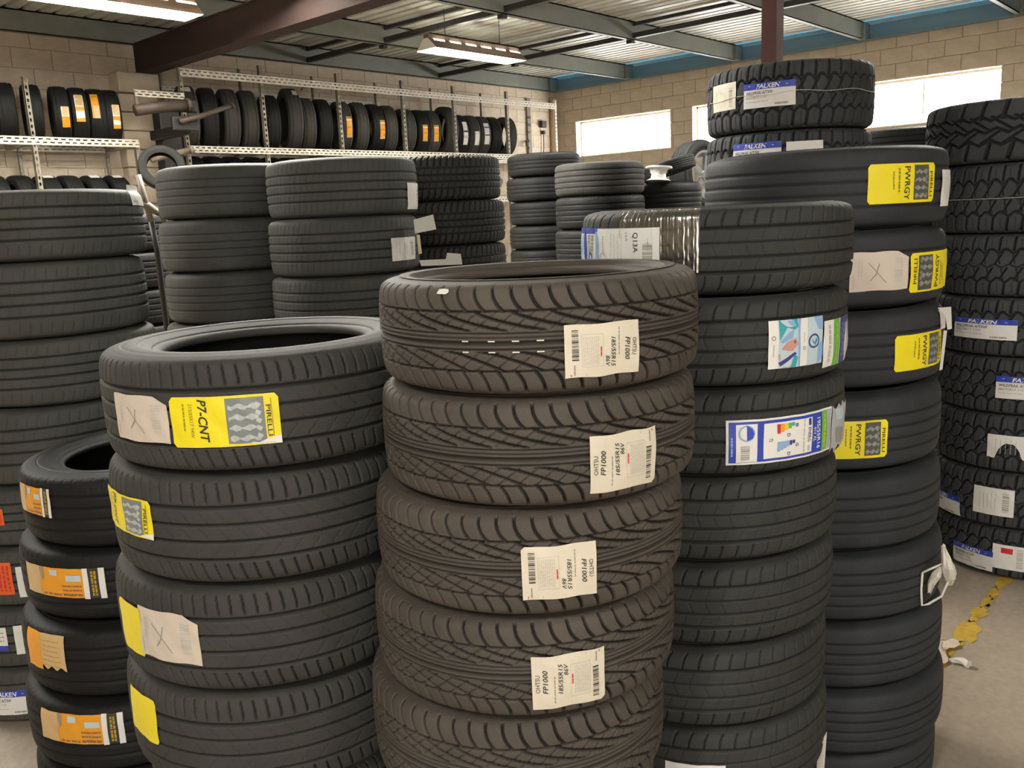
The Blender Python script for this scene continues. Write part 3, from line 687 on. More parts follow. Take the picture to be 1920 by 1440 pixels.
def add_label(tire, kind, sx, sz, th, z, W, H, design, flip=False, tilt=0.0, seed=0, mesh_parent=None):
    wrap = Wrap(kind, sx, sz, th - (tire.rotation_euler.z if tire.type == 'EMPTY' else 0), z, tilt, flip, seed=seed)
    base, fn = DES[design]; cut = None
    if base == 'y': cut = rounded(W, H)
    if design == 'cross': cut = lambda x: (0.012 * math.sin(x * 9 + seed), 1 - max(0, (x - .80) * .9) + .008 * math.sin(x * 13))
    if design == 'torn': cut = lambda x: (0.66 * math.sqrt(max(0, 1 - ((x - .42) / .24) ** 2)) + .02 * math.sin(x * 40), 1)
    if design == 'scrap': cut = lambda x: (.08 * math.sin(x * 17), 1 - .1 * abs(math.sin(x * 9)))
    if design == 'tan': cut = lambda x: (.1 + .05 * math.sin(x * 30), 1 - .12 * max(0, .5 - x))
    if design == 'ohtsu': cut = lambda x: (.012 * math.sin(x * 11), 1 - (.06 if (x < .02 and seed % 2) else 0) + .01 * math.sin(x * 9 + 1))
    lab = obj('paper_label', base_sheet(W, H, wrap, base, cut), tire, label=LNAME[design])
    p = Print(W, H, wrap); fn(p); p.build(lab, 0)
    return lab
# stickers: stack, tire from top, angle on tire, height from tire centre, width, height, design, upside down
LABELS=[
 ('S1', 1, -2.089, -0.0202, 0.125, 0.082, 'ohtsu', 0),
 ('S1', 2, -1.941, -0.0201, 0.125, 0.094, 'ohtsu', 1),
 ('S1', 3, -2.261, -0.0069, 0.122, 0.09, 'ohtsu', 0),
 ('S1', 4, -2.169, -0.0179, 0.126, 0.095, 'ohtsu', 1),
 ('S2', 1, 3.355, -0.0036, 0.145, 0.088, 'cross', 0),
 ('S2', 1, -2.394, -0.0072, 0.199, 0.094, 'p7', 0),
 ('S2', 2, -3.18, 0.0197, 0.2, 0.077, 'p7', 0),
 ('S2', 3, -3.187, 0.0009, 0.1, 0.105, 'yellow', 0),
 ('S2', 3, -2.829, 0.0085, 0.155, 0.103, 'cross', 0),
 ('S2', 4, -3.17, 0.0287, 0.12, 0.097, 'yellow', 0),
 ('S3', 1, -3.034, 0.0292, 0.16, 0.076, 'orange', 0),
 ('S3', 2, -2.71, 0.0174, 0.27, 0.082, 'orange', 0),
 ('S3', 3, -2.907, 0.032, 0.16, 0.106, 'tan', 0),
 ('S3', 4, -2.586, 0.0356, 0.256, 0.084, 'orange', 0),
 ('S4', 5, -2.572, 0.0099, 0.1, 0.056, 'red', 0),
 ('S4', 6, -2.529, 0.0056, 0.12, 0.114, 'red', 0),
 ('S4', 6, -2.253, -0.0097, 0.035, 0.109, 'tag', 0),
 ('S4', 7, -2.528, 0.0098, 0.1, 0.084, 'whiteblue', 0),
 ('S4', 7, -2.239, 0.0034, 0.043, 0.104, 'tag', 0),
 ('S4', 8, -2.431, -0.0146, 0.16, 0.091, 'falken', 0),
 ('S4', 1, -0.676, 0.0917, 0.151, 0.071, 'white', 0),
 ('S7', 1, -1.057, -0.045, 0.136, 0.11, 'tag', 0),
 ('S7', 2, -1.345, -0.0238, 0.17, 0.096, 'tag', 0),
 ('S11', 1, 2.473, 0.0163, 0.152, 0.077, 'bluewhite', 0),
 ('S11', 1, 2.996, 0.0149, 0.179, 0.077, 'q13a', 0),
 ('S11', 2, -2.01, -0.0045, 0.137, 0.098, 'pic', 0),
 ('S11', 2, -1.562, -0.0176, 0.127, 0.098, 'green', 0),
 ('S11', 3, -2.068, -0.0144, 0.265, 0.094, 'eu', 0),
 ('S11', 3, -1.463, -0.0183, 0.1, 0.102, 'scrap', 0),
 ('S11', 7, -2.619, -0.0286, 0.128, 0.088, 'white', 0),
 ('S12', 1, -2.092, 0.0069, 0.213, 0.1, 'pwrgy', 0),
 ('S12', 1, -1.47, -0.0093, 0.114, 0.096, 'tag', 0),
 ('S12', 2, -2.281, -0.0018, 0.162, 0.1, 'cross', 0),
 ('S12', 2, -1.659, -0.0131, 0.24, 0.103, 'pwrgy', 1),
 ('S12', 3, -1.848, -0.0091, 0.203, 0.094, 'pwrgy', 0),
 ('S12', 3, -1.468, 0.06, 0.061, 0.053, 'white', 0),
 ('S12', 4, -2.423, -0.0106, 0.162, 0.099, 'pwrgy', 0),
 ('S13', 1, 2.705, 0.0181, 0.16, 0.113, 'tagr', 0),
 ('S13', 1, 3.343, 0.0037, 0.217, 0.1, 'falken', 0),
 ('S13', 2, 3.204, 0.0394, 0.218, 0.106, 'falken', 0),
 ('S13', 2, -2.513, 0.0353, 0.151, 0.1, 'white', 0),
 ('S14', 4, 2.923, -0.0081, 0.264, 0.085, 'falken', 0),
 ('S14', 5, 3.409, -0.0018, 0.228, 0.094, 'falken', 0),
 ('S14', 6, 3.287, -0.0098, 0.194, 0.101, 'torn', 0),
 ('S14', 7, 2.372, -0.0667, 0.237, 0.089, 'falken', 0),
 ('S14', 7, 3.115, -0.0054, 0.159, 0.121, 'tag', 0),
 ('S14', 8, 2.81, -0.0436, 0.186, 0.093, 'falken', 0),
 ('S14', 8, 3.279, -0.0098, 0.149, 0.11, 'redtag', 0),
]
STACKS={
 'S1':(0.288,[0.183, 0.183, 0.183, 0.183, 0.205, 0.205, 0.205, 0.205],[(1.208, 1.028), (1.203, 1.034), (1.184, 1.05), (1.176, 1.065), (1.166, 1.085)]),
 'S2':(0.334,[0.223, 0.223, 0.223, 0.223, 0.178, 0.178, 0.178],[(1.02, 1.64), (1.016, 1.655), (1.006, 1.668), (1.004, 1.675)]),
 'S3':(0.3265,[0.205, 0.205, 0.205, 0.205, 0.205],[(1.107, 2.521), (1.083, 2.535), (1.051, 2.51), (1.029, 2.5)]),
 'S4':(0.33,[0.23, 0.252, 0.226, 0.259, 0.207, 0.21, 0.216, 0.2],[(1.221, 3.312), (1.201, 3.319), (1.213, 3.315), (1.163, 3.333), (1.137, 3.342), (1.114, 3.35), (1.08, 3.361), (1.066, 3.365)]),
 'S6':(0.34,[0.236, 0.236, 0.236, 0.244, 0.244, 0.244, 0.244, 0.244],[(2.264, 3.796), (2.254, 3.802), (2.255, 3.802), (2.239, 3.811)]),
 'S7':(0.325,[0.24, 0.24, 0.24, 0.238, 0.238, 0.238, 0.238, 0.238],[(2.416, 3.149), (2.4, 3.145), (2.405, 3.165)]),
 'S8':(0.33,[0.216, 0.216, 0.216, 0.216, 0.216, 0.216, 0.216, 0.216, 0.216],[(3.162, 3.341), (3.172, 3.331), (3.171, 3.333), (3.167, 3.336)]),
 'S9':(0.3,[0.186, 0.1935, 0.1935, 0.1935, 0.1935, 0.1935, 0.1935, 0.1935, 0.1935, 0.1935, 0.1935],[(5.699, 4.72), (5.687, 4.734), (5.699, 4.721), (5.693, 4.728)]),
 'S10':(0.305,[0.218, 0.218, 0.218, 0.218, 0.218, 0.218, 0.218, 0.218, 0.218],[(4.928, 3.596), (4.927, 3.596), (4.922, 3.603)]),
 'S11':(0.307,[0.183, 0.183, 0.183, 0.183, 0.183, 0.183, 0.183, 0.183, 0.183],[(1.849, 1.024), (1.8, 1.014), (1.785, 1.01), (1.77, 1.018), (1.755, 1.016), (1.735, 1.02)]),
 'S12':(0.335,[0.215, 0.206, 0.203, 0.207, 0.205, 0.19, 0.187, 0.184, 0.184],[(2.55, 1.06), (2.52, 1.05), (2.47, 1.03), (2.42, 1.015), (2.39, 1.0), (2.385, 0.985), (2.38, 0.975), (2.37, 0.96)]),
 'S13':(0.36,[0.278, 0.278, 0.278, 0.278, 0.278, 0.278, 0.278, 0.278],[(3.898, 1.78), (3.91, 1.79)]),
 'S14':(0.35,[0.25, 0.284, 0.26, 0.248, 0.245, 0.25, 0.25, 0.225],[(4.317, 0.95), (4.325, 0.911), (4.329, 0.892), (4.331, 0.881), (4.333, 0.871), (4.335, 0.865), (4.334, 0.866), (4.339, 0.84)]),
}
INFO = {   # kind, how the tire looks, where its stack stands, group
 'S1': ('slash', 'slash-tread tire', 'the front center stack', 'slash tread tires in the front center stack'),
 'S2': ('touring', 'notched wide tire', 'the yellow-stickered front left stack', 'tires in the front left stack'),
 'S3': ('comfort', 'smooth black tire', 'the low orange-stickered lower left stack', 'tires in the low lower left stack'),
 'S4': ('ribbed', 'dusty ribbed tire', 'the tall stack at the left picture edge', 'tires in the tall left edge stack'),
 'S6': ('worn', 'dull dusty tire', 'the back stack left of white-tagged tires', 'tires in the back left stack'),
 'S7': ('sport', 'dark grey straight grooved tire', 'the white-tagged back stack', 'tires in the white tagged back stack'),
 'S8': ('winter', 'blocky shouldered dark tire', 'the stack right of white-tagged tires', 'tires in the shadowed back stack'),
 'S9': ('slim', 'narrow dark tire', 'the slim distant stack under the window', 'tires in the slim distant stack'),
 'S10': ('pale', 'brownish round-shouldered tire', 'the far stack below the first window', 'tires in the far stack below the window'),
 'S11': ('eco', 'dark grooved tire', 'the stack right of front center', 'tires in the stack right of front center'),
 'S12': ('summer', 'smooth cool-black tire', 'the right stack with yellow stickers', 'tires in the right yellow sticker stack'),
 'S13': ('terrain', 'knobbly tire', 'the tallest stack before the column', 'all-terrain tires before the column'),
 'S14': ('terrain', 'knobbly off-road tire', 'the right picture edge stack', 'off-road tires at the right edge'),
 'S15': ('comfort', 'black tire', 'the dark stack below the right window', 'tires in the dark stack below the right window'),
 'S18': ('comfort', 'black tire', 'the added stack darkening the left gap', 'added tires darkening the left gap'),
 'S16': ('slim', 'black tire', 'the far stack carrying the white rim', 'tires under the alloy wheel'),
}
STACKS['S15'] = (.33, [.2033] * 10, [(5.62, 1.80)])
STACKS['S18'] = (.33, [.2189] * 8, [(2.40, 5.39)])  # unseen stack added to keep the gap between the left stacks dark
STACKS['S16'] = (.34, [.228] * 8, [(5.64, 3.61)])
ORD = ['topmost', 'second from top', 'third from top', 'fourth from top', 'fifth from top', 'sixth from top', 'seventh from top', 'eighth from top', 'ninth from top', 'tenth from top', 'eleventh from top']
EXTRA = {('S1', 1): 'topmost, white paint spot,', ('S11', 1): 'topmost film-wrapped,', ('S11', 3): 'third from top, blue rating label,', ('S11', 2): 'second from top, picture sticker,', ('S2', 1): 'topmost, beige and yellow stickers,',
         ('S14', 1): 'topmost, coarsest tread,', ('S13', 1): 'topmost with blue banded sticker,', ('S14', 8): 'bottommost with red patched label,', ('S14', 6): 'sixth from top, torn label,'}
TIRES = {}
for k, (R, ws, cs) in STACKS.items():
    kind, look, where, group = INFO[k]; z = sum(ws)
    for i, w in enumerate(ws):
        z -= w
        kd = kind
        if k == 'S14' and i == 0: kd = 'mud'
        if k == 'S10' and i > 0: kd = 'comfort'
        x, y = cs[min(i, len(cs) - 1)]
        if i >= len(cs): x += random.uniform(-.008, .008); y += random.uniform(-.008, .008)
        Rr = R
        if k == 'S1' and i >= 5: Rr = .268
        if k == 'S2' and i >= 4: Rr = .305
        if k == 'S11' and i >= 7: Rr = .288
        if k == 'S12' and i >= 8: Rr = .320
        rz = random.uniform(0, 6.28)
        t = make_tire(kd, x, y, z + w / 2, Rr, w - .001, rz)
        o = ORD[i] if i < len(ws) - 1 else 'bottommost'
        tag(t, '%s, %s in %s' % (look, EXTRA.get((k, i + 1), o + ',').rstrip(','), where), 'tire', group)
        TIRES[(k, i + 1)] = (t, kd, Rr / KINDS[kd][0], (w - .001) / KINDS[kd][1])
for n, (k, i, th, z, W, H, des, fl) in enumerate(LABELS):
    t, kd, sx, sz = TIRES[(k, i)]
    add_label(t, kd, sx, sz, th, z, W, H, des, bool(fl), seed=n * 1.7)

def patch(tire, kd, sx, sz, th0, th1, z0, z1, off, m, name, n=60, nz=14, crink=0.0, label=None, phase=0):
    """curved patch hugging a tire's tread"""
    wr = Wrap(kd, sx, sz, 0, 0, seed=3); rz = tire.rotation_euler.z; v = []; f = []
    colr = [random.uniform(-1, 1) for _ in range(n + 1)]
    for i in range(n + 1):
        for j in range(nz + 1):
            a = th0 + (th1 - th0) * i / n; zz = z0 + (z1 - z0) * j / nz
            r = float(np.interp(abs(zz), wr.zs, wr.rs)) + .0022 + off
            c = crink * (math.sin(i * 1.9 + math.sin(j * .7 + phase)) * .6 + math.sin(i * .83 + j * 1.3 + phase) * .25 + colr[i])
            v.append(((r + c) * math.cos(a - rz), (r + c) * math.sin(a - rz), zz))
    for i in range(n):
        for j in range(nz): f.append((i * (nz + 1) + j, (i + 1) * (nz + 1) + j, (i + 1) * (nz + 1) + j + 1, i * (nz + 1) + j + 1))
    return obj(name, mesh_from(name, v, f, [m], None, True), tire, label=label)
# clear film round the top tire of the stack right of front center
fl_ = bpy.data.materials.new('clear_film'); fl_.use_nodes = True; nt = fl_.node_tree; nt.nodes.remove(nt.nodes['Principled BSDF'])
tr = nt.nodes.new('ShaderNodeBsdfTransparent'); gg = nt.nodes.new('ShaderNodeBsdfGlossy'); gg.inputs['Roughness'].default_value = 0.22; gg.inputs['Color'].default_value = (.85, .82, .74, 1)
ms = nt.nodes.new('ShaderNodeMixShader'); ms.inputs[0].default_value = 0.30
nt.links.new(tr.outputs[0], ms.inputs[1]); nt.links.new(gg.outputs[0], ms.inputs[2]); nt.links.new(ms.outputs[0], nt.nodes['Material Output'].inputs[0])
t, kd, sx, sz = TIRES[('S11', 1)]
patch(t, kd, sx, sz, 2.95, 3.56, -.04, .088, -.0012, fl_, 'plastic_film', 90, 24, .0008, label='crinkled clear plastic film band')
# chalk and paint marks
PAINT = mat('white_paint_mark', (0.7, 0.69, 0.64), 0.6)
def mark(tire, kd, sx, sz, th, z, W, H, pts=None, m=PAINT, name='paint_mark'):
    wrap = Wrap(kd, sx, sz, th - tire.rotation_euler.z, z)
    pts = pts or [(-.5, -.4), (-.2, -.5), (.3, -.5), (.5, -.1), (.4, .4), (0, .5), (-.4, .4)]
    return obj(name, mesh_from(name, [wrap(a * W, b_ * H, .0004) for a, b_ in pts], [tuple(range(len(pts)))], [m]), tire)
t, kd, sx, sz = TIRES[('S1', 1)]
mark(t, kd, sx, sz, -2.98, .0765, .024, .008)
for a in (-2.84, -2.69, -2.56, -2.43):
    mark(t, kd, sx, sz, a, .0005, .011, .0020, [(-.5, -.5), (.5, -.5), (.5, .5), (-.5, .5)])
    mark(t, kd, sx, sz, a, -.0165, .011, .0020, [(-.5, -.5), (.5, -.5), (.5, .5), (-.5, .5)])
# thin twine round the top all-terrain tire
TW = mat('twine', (0.6, 0.57, 0.5), 0.8)
t, kd, sx, sz = TIRES[('S13', 1)]
wr = Wrap(kd, sx, sz, 0, 0); rz = t.rotation_euler.z
MB().tube([tuple(wr((a - rz) * wr.R0, .006 + .004 * math.sin(a * 9), .002)) for a in np.linspace(2.4, 5.6, 60)], .0012, 5).build('twine', TW, t)
t, kd, sx, sz = TIRES[('S14', 2)]
wr = Wrap(kd, sx, sz, 0, 0); rz = t.rotation_euler.z
MB().tube([tuple(wr((a - rz) * wr.R0, .0, .002)) for a in np.linspace(2.2, 5.0, 50)], .001, 5).build('twine', TW, t)

# loose paper flaps sticking out from the white tagged stack
def flap(k, i, base, pts, m, name='paper_tag', th=.0006, label=None):
    t = TIRES[(k, i)][0]; R = Matrix.Rotation(-t.rotation_euler.z, 3, 'Z'); c = Vector(t.location)
    P_ = [R @ (Vector(p) - c) for p in pts]; nrm = (P_[1] - P_[0]).cross(P_[2] - P_[0]).normalized() * th
    v = [tuple(p + nrm) for p in P_] + [tuple(p - nrm) for p in P_]; n = len(P_)
    f = [tuple(range(n)), tuple(reversed(range(n, 2 * n)))] + [(a, n + a, n + (a + 1) % n, (a + 1) % n) for a in range(n)]
    return obj(name, mesh_from(name, v, f, [m]), t, label=label)
TAGP = mat('tag_card', (0.60, 0.58, 0.53), 0.6)
flap('S7', 1, None, [(2.519, 2.818, 1.645), (2.582, 2.761, 1.663), (2.589, 2.754, 1.6), (2.521, 2.816, 1.587)], TAGP, label='grey card tag sticking out sideways')
flap('S7', 3, None, [(2.489, 2.765, 1.476), (2.571, 2.688, 1.475), (2.576, 2.684, 1.501), (2.617, 2.643, 1.494), (2.62, 2.64, 1.449), (2.494, 2.76, 1.451)], TAGP, label='card tag sticking out sideways')
flap('S7', 2, None, [(2.526, 2.812, 1.58), (2.536, 2.803, 1.581), (2.539, 2.8, 1.502), (2.529, 2.81, 1.498)], mat('tag_edge_gold', (0.6, 0.5, 0.28), 0.5))
flap('S12', 3, None, [(2.448, 0.697, 1.354), (2.456, 0.666, 1.357), (2.458, 0.662, 1.299), (2.455, 0.672, 1.296), (2.453, 0.679, 1.335)], TAGP, label='curled torn white paper corner')
flap('S12', 3, None, [(2.45, 0.68, 1.294), (2.452, 0.672, 1.294), (2.45, 0.678, 1.19), (2.448, 0.685, 1.186)], TAGP)
flap('S14', 7, None, [(4.013, 1.145, 0.341), (4.015, 1.13, 0.317), (4.015, 1.129, 0.187), (4.011, 1.145, 0.175)], TAGP)
flap('S8', 1, None, [(3.46, 3.236, 1.875), (3.486, 3.225, 1.865), (3.52, 3.20, 1.83), (3.50, 3.20, 1.79), (3.475, 3.22, 1.83)], TAGP, label='bent white paper tag at the back')
flap('S11', 7, None, [(1.801, 0.708, 0.442), (1.799, 0.712, 0.33), (1.793, 0.727, 0.327), (1.793, 0.726, 0.397)], mat('ink_white', (0.55, 0.53, 0.48), 0.5), label='torn white paper strip')
flap('S11', 7, None, [(1.7, 0.785, 0.369), (1.71, 0.768, 0.382), (1.74, 0.722, 0.426), (1.742, 0.72, 0.416), (1.708, 0.775, 0.367)], ink('lb'), label='torn blue paper strip')
# hanging tag with a white outline and torn plastic on the sixth tire of the right stack
t = TIRES[('S12', 6)][0]; Rm = Matrix.Rotation(-t.rotation_euler.z, 3, 'Z')
def loc_(p): return tuple(Rm @ (Vector(p) - Vector(t.location)))
ring_ = [(a_ - .012, b_ - .007, c_) for a_, b_, c_ in [(2.305, 0.666, 0.672), (2.318, 0.640, 0.690), (2.330, 0.618, 0.705), (2.334, 0.608, 0.66), (2.326, 0.622, 0.61), (2.312, 0.65, 0.585), (2.305, 0.664, 0.580), (2.304, 0.667, 0.625), (2.305, 0.666, 0.672)]]
MB().tube([loc_(p) for p in ring_], .0032, 6).build('label_outline', mat('tag_white', (.68, .66, .6), .5), t, smooth=True, label='white outlined remnant of a torn label')
PL = bpy.data.materials.new('torn_plastic'); PL.use_nodes = True; b = PL.node_tree.nodes['Principled BSDF']; b.inputs['Base Color'].default_value = (.72, .68, .6, 1); b.inputs['Roughness'].default_value = .35; b.inputs['Alpha'].default_value = .8
def crumple(name, pts, rs, parent=None, m=PL, seed=1, **k):
    r = random.Random(seed); mb = MB(); n = 12; base = []
    mb.tube(pts, rs, n)
    mb.v = [(x + r.uniform(-.5, .5) * max(rs) * .5, y + r.uniform(-.5, .5) * max(rs) * .5, z + r.uniform(-.5, .5) * max(rs) * .5) for x, y, z in mb.v]
    return mb.build(name, m, parent, smooth=False, **k)
crumple('torn_plastic', [loc_(p) for p in [(2.315, .618, .752), (2.318, .612, .715), (2.322, .605, .69), (2.328, .600, .665), (2.33, .600, .64)]], [.003, .010, .016, .016, .004], t, label='twisted torn white plastic')
crumple('torn_plastic', [loc_(p) for p in [(2.32, .622, .69), (2.318, .63, .665), (2.316, .64, .64), (2.316, .645, .61)]], [.004, .012, .010, .003], t, seed=4)

# ---- rack tires (too small to show their parts) ------------------------------------------------
rt_, rs_ = tire_meshes('rack')
def join_meshes(name, mes, m):
    V = []; F = []; A = []
    for me in mes:
        n = len(V); V += [tuple(v.co) for v in me.vertices]; F += [tuple(n + i for i in p.vertices) for p in me.polygons]
        A += [d.value for d in me.attributes['face'].data]
    o = mesh_from(name, V, F, [m], None, True); at = o.attributes.new('face', 'FLOAT', 'POINT'); at.data.foreach_set('value', A); return o
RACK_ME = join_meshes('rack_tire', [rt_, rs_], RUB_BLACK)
RACK_GREY = RACK_ME.copy(); RACK_GREY.materials[0] = RUB_GREY
NTH = ['first', 'second', 'third', 'fourth', 'fifth', 'sixth', 'seventh', 'eighth', 'ninth', 'tenth', 'eleventh', 'twelfth', 'thirteenth', 'fourteenth', 'fifteenth', 'sixteenth', 'seventeenth', 'eighteenth', 'nineteenth', 'twentieth', 'twenty-first']
def rack_tire(x, y, z, R, w, label, group, yaw=0.0, lean=0.0, grey=False):
    o = obj('tire', RACK_GREY if grey else RACK_ME, None, (x, y, z), (lean, PI / 2, yaw))
    s = R / .285; o.scale = (s, s, w / .19); tag(o, label, 'tire', group); return o
def sticker(t, phi, H, W, zoff, col, parts=()):
    """phi: degrees above horizontal on the side facing the hall; H along the tread, W across"""
    o_scale = t.scale; sx, sz = o_scale[0], o_scale[2]
    wr = Wrap('rack', 1, 1, math.radians(-90 - phi), 0, 0, seed=phi)
    def f(x, y, off): return wr(x / sx, (y + zoff) / sz, off)
    nx = 6; v = []; fc = []
    for i in range(nx + 1):
        for j in (0, 1): v.append(f((i / nx - .5) * H, (j - .5) * W, .002))
    fc = [(2 * i, 2 * i + 2, 2 * i + 3, 2 * i + 1) for i in range(nx)]
    lab = obj('paper_label', mesh_from('paper_label', v, fc, [ink(col)]), t)
    lab['label'] = {'or': 'orange sticker', 'w': 'white sticker', 'y': 'yellow sticker', 'cream': 'cream sticker'}.get(col, col + ' sticker')
    if parts:
        v = []; fc = []; mi = []
        for k, (a, b_, c, d, cc) in enumerate(parts):
            n = len(v)
            for (p, q) in ((a, c), (b_, c), (b_, d), (a, d)): v.append(f((p - .5) * H, (q - .5) * W, .009))
            fc.append((n, n + 1, n + 2, n + 3)); mi.append(k)
        obj('label_print', mesh_from('label_print', v, fc, [ink(p[4]) for p in parts], mi), lab)
right_e = [5.31, 5.56, 5.82, 6.07, 6.37, 6.68, 6.89, 7.14, 7.45, 7.72, 7.97, 8.22, 8.54, 8.8, 9.02, 9.34, 9.58, 9.83, 10.07, 10.31, 10.65]
RT = []
RR_ = [0.339, 0.337, 0.339, 0.339, 0.323, 0.372, 0.323, 0.323, 0.318, 0.32, 0.317, 0.314, 0.3, 0.301, 0.304, 0.338, 0.287, 0.289, 0.288, 0.289, 0.296]
ORP = ((0, .12, 0, 1, 'gold'), (.12, .2, 0, 1, 'w'), (.45, .55, .15, .85, 'gold'), (.86, 1, 0, 1, 'tan'))
RS_ = {0: (55, .10, .07, 0, 'w', ()), 5: (52, .10, .06, .03, 'cream', ()), 8: (-6, .26, .07, .03, 'or', ORP), 10: (-8, .24, .07, .04, 'or', ORP), 12: None, 13: (-8, .22, .07, .01, 'or', ORP), 14: (-8, .22, .07, .0, 'or', ORP), 16: (0, .34, .07, .02, 'w', ((.40, .47, 0, 1, 'k'), (.6, .7, 0, 1, 'lg'))), 17: (-14, .2, .07, .02, 'w', ((.1, .2, 0, 1, 'pale'),)), 18: (2, .32, .08, .01, 'w', ((.2, .26, 0, 1, 'blue'), (.55, .6, 0, 1, 'k')))}
SD = {0: 'white stuck', 5: 'big cream stuck', 8: 'orange stuck', 10: 'orange stuck', 13: 'orange stuck', 14: 'orange stuck', 16: 'two-part white stuck', 17: 'low white stuck', 18: 'long white stuck'}
for i, xe_ in enumerate(right_e):
    w = .185; R = RR_[i]
    x = xe_ - w / 2 - .03
    q = SD.get(i, '').replace(' stuck', '-labelled')
    t = rack_tire(x, 9.51, 2.553 + R, R, w, ('upright %s tire, %s from left on the long right rack' % (q or 'bare black', NTH[i])), 'upright tires on the long rack', yaw=random.uniform(-.38, -.30), grey=(i % 3 != 1))
    RT.append(t)
    if RS_.get(i): sticker(t, *RS_[i])
LS_ = {3: (-14, .20, .07, .03, 'w', ((.48, 1, 0, 1, 'or'), (.0, .42, .1, .9, 'tan'))), 4: (8, .27, .08, .0, 'w', ((.48, 1, 0, 1, 'or'), (.0, .42, .1, .9, 'tan'))), 5: (16, .26, .07, -.02, 'or', ((.55, 1, 0.2, 1, 'tan'), (.1, .2, 0.1, .9, 'gold'))), 6: (-8, .24, .07, .03, 'w', ((.48, 1, 0, 1, 'or'), (.0, .42, .1, .9, 'tan')))}
LD = ['bare', 'bare dark', 'shiny bare', 'low-stickered', 'white and orange stickered', 'high orange-stickered', 'edge-stickered']
for i, xe_ in enumerate([3.22, 3.42, 3.66, 3.92, 4.10, 4.28, 4.43]):
    t = rack_tire(xe_ - .115, 9.50, 2.60 + .262, .262, .17, 'upright %s tire, %s from left on the left wall rack' % (LD[i], NTH[i]), 'upright tires on the left rack', yaw=-.30)
    if i in LS_: sticker(t, *LS_[i])
for i in range(1):
    rack_tire(2.92, 9.50, 2.60 + .262, .262, .17, 'upright tire with blue and white sticker at the left picture edge, upper rack', 'upright tires on the left rack')
for i, x in enumerate([3.08, 3.32, 3.56, 3.78, 4.02, 4.26]):
    R = .275
    t = rack_tire(x, 9.50, 1.70 + R, R, .19, 'tire top peeking over the left edge stack, %s from left, lower shelf' % NTH[i], 'tires on the lower shelf of the left rack')
    if i in (2, 4, 5): sticker(t, 70, .08, .10, .0, 'w')
for i, x in enumerate([5.16, 5.42, 5.66, 5.95, 6.2, 6.45, 6.7, 6.98, 7.25, 7.5, 7.8, 8.05, 8.3]):
    R = .268
    rack_tire(x, 9.50, 1.93 + R, R, .19, 'dark tire on the middle shelf just below the long rack rail, %s from left' % NTH[i], 'tires on the middle shelf of the long rack')

# ---- racks --------------------------------------------------------------------------------------
def rail(x0, x1, y, z0, z1, name, parent, t=.004, m=STEEL_W, lip=True, sgn=1):
    """slotted angle rail: three strips and the bridges that leave two rows of slots"""
    mb = MB(); H = z1 - z0
    for a, b_ in ((0, .22), (.38, .62), (.78, 1)): mb.box(x0, x1, y, y + t, z0 + H * a, z0 + H * b_)
    n = int((x1 - x0) / .07)
    for i in range(n + 1):
        for (a, b_), ph in (((.22, .38), 0), ((.62, .78), .5)):
            xx = x0 + (i + ph) * (x1 - x0) / n
            if xx + .02 < x1: mb.box(xx, xx + .028, y, y + t, z0 + H * a, z0 + H * b_)
    if lip: mb.box(x0, x1, *sorted((y, y + sgn * .04)), z1 - .004, z1)
    return mb.build(name, m, parent)
def post(x, y, z0, z1, parent, m=STEEL_POST, fs=1):
    mb = MB(); W = .045
    for a, b_ in ((0, .3), (.7, 1)): mb.box(x - W / 2 + W * a, x - W / 2 + W * b_, y, y + .004, z0, z1)
    n = int((z1 - z0) / .06)
    for i in range(n): mb.box(x - W / 2 + W * .3, x - W / 2 + W * .7, y, y + .004, z0 + i * .06, z0 + i * .06 + .03)
    mb.box(x - W / 2, x - W / 2 + .004, y, y + .04 * fs, z0, z1)
    return mb.build('post', m, parent)
rk = tag(empty('storage_rack', (8.0, 9.45, 0)), 'long perforated steel rack of upright tires along the back wall', 'rack', 'tire racks on the back wall')
rk.location = (0, 0, 0)
for x in (4.97, 5.97, 7.07, 8.14, 9.10, 10.23): post(x, 9.145, 0, 3.47 if x > 5.1 else 3.365, rk)
post(11.39, 9.145, 0, 3.42, rk, m=mat('end_post_cream', (0.72, 0.68, 0.55), 0.5))
for x in (5.12, 6.14, 7.21, 8.27, 9.33, 10.41): post(x, 9.875, 0, 3.54, rk, fs=-1)
rail(4.97, 11.41, 9.138, 3.27, 3.36, 'beam', rk)
rail(5.10, 8.34, 9.865, 3.20, 3.28, 'beam', rk)
rail(4.99, 11.38, 9.138, 2.472, 2.55, 'beam', rk); rail(5.08, 11.38, 9.865, 2.472, 2.55, 'beam', rk)
rail(4.99, 11.38, 9.138, 1.85, 1.925, 'beam', rk); rail(5.08, 11.38, 9.865, 1.85, 1.925, 'beam', rk)
for x in (4.97, 5.97, 7.07, 8.14, 9.10, 10.23, 11.39):
    for z in (2.48, 1.86): MB().box(x - .02, x + .02, 9.15, 9.87, z, z + .04).build('cross_bar', STEEL_POST, rk)
MB().tube([(6.93, 9.72, 3.34), (7.2, 9.87, 3.50)], .014, 6).build('brace', STEEL_POST, rk)
rail(4.44, 4.99, 9.138, 3.03, 3.10, 'beam', rk); MB().box(4.44, 4.47, 9.142, 9.17, 2.85, 3.05).build('bracket', STEEL_POST, rk)
lk = tag(empty('storage_rack', (0, 0, 0)), 'short perforated steel rack of tires at the left picture edge', 'rack', 'tire racks on the back wall')
for x in (2.40, 3.39, 4.40): post(x, 9.145, 0, 3.14 if x < 4 else 2.60, lk)
for x in (2.40, 3.50, 4.40): post(x, 9.875, 0, 2.6, lk, fs=-1)
rail(1.4, 4.42, 9.138, 2.515, 2.595, 'beam', lk); rail(1.4, 4.42, 9.865, 2.515, 2.595, 'beam', lk)
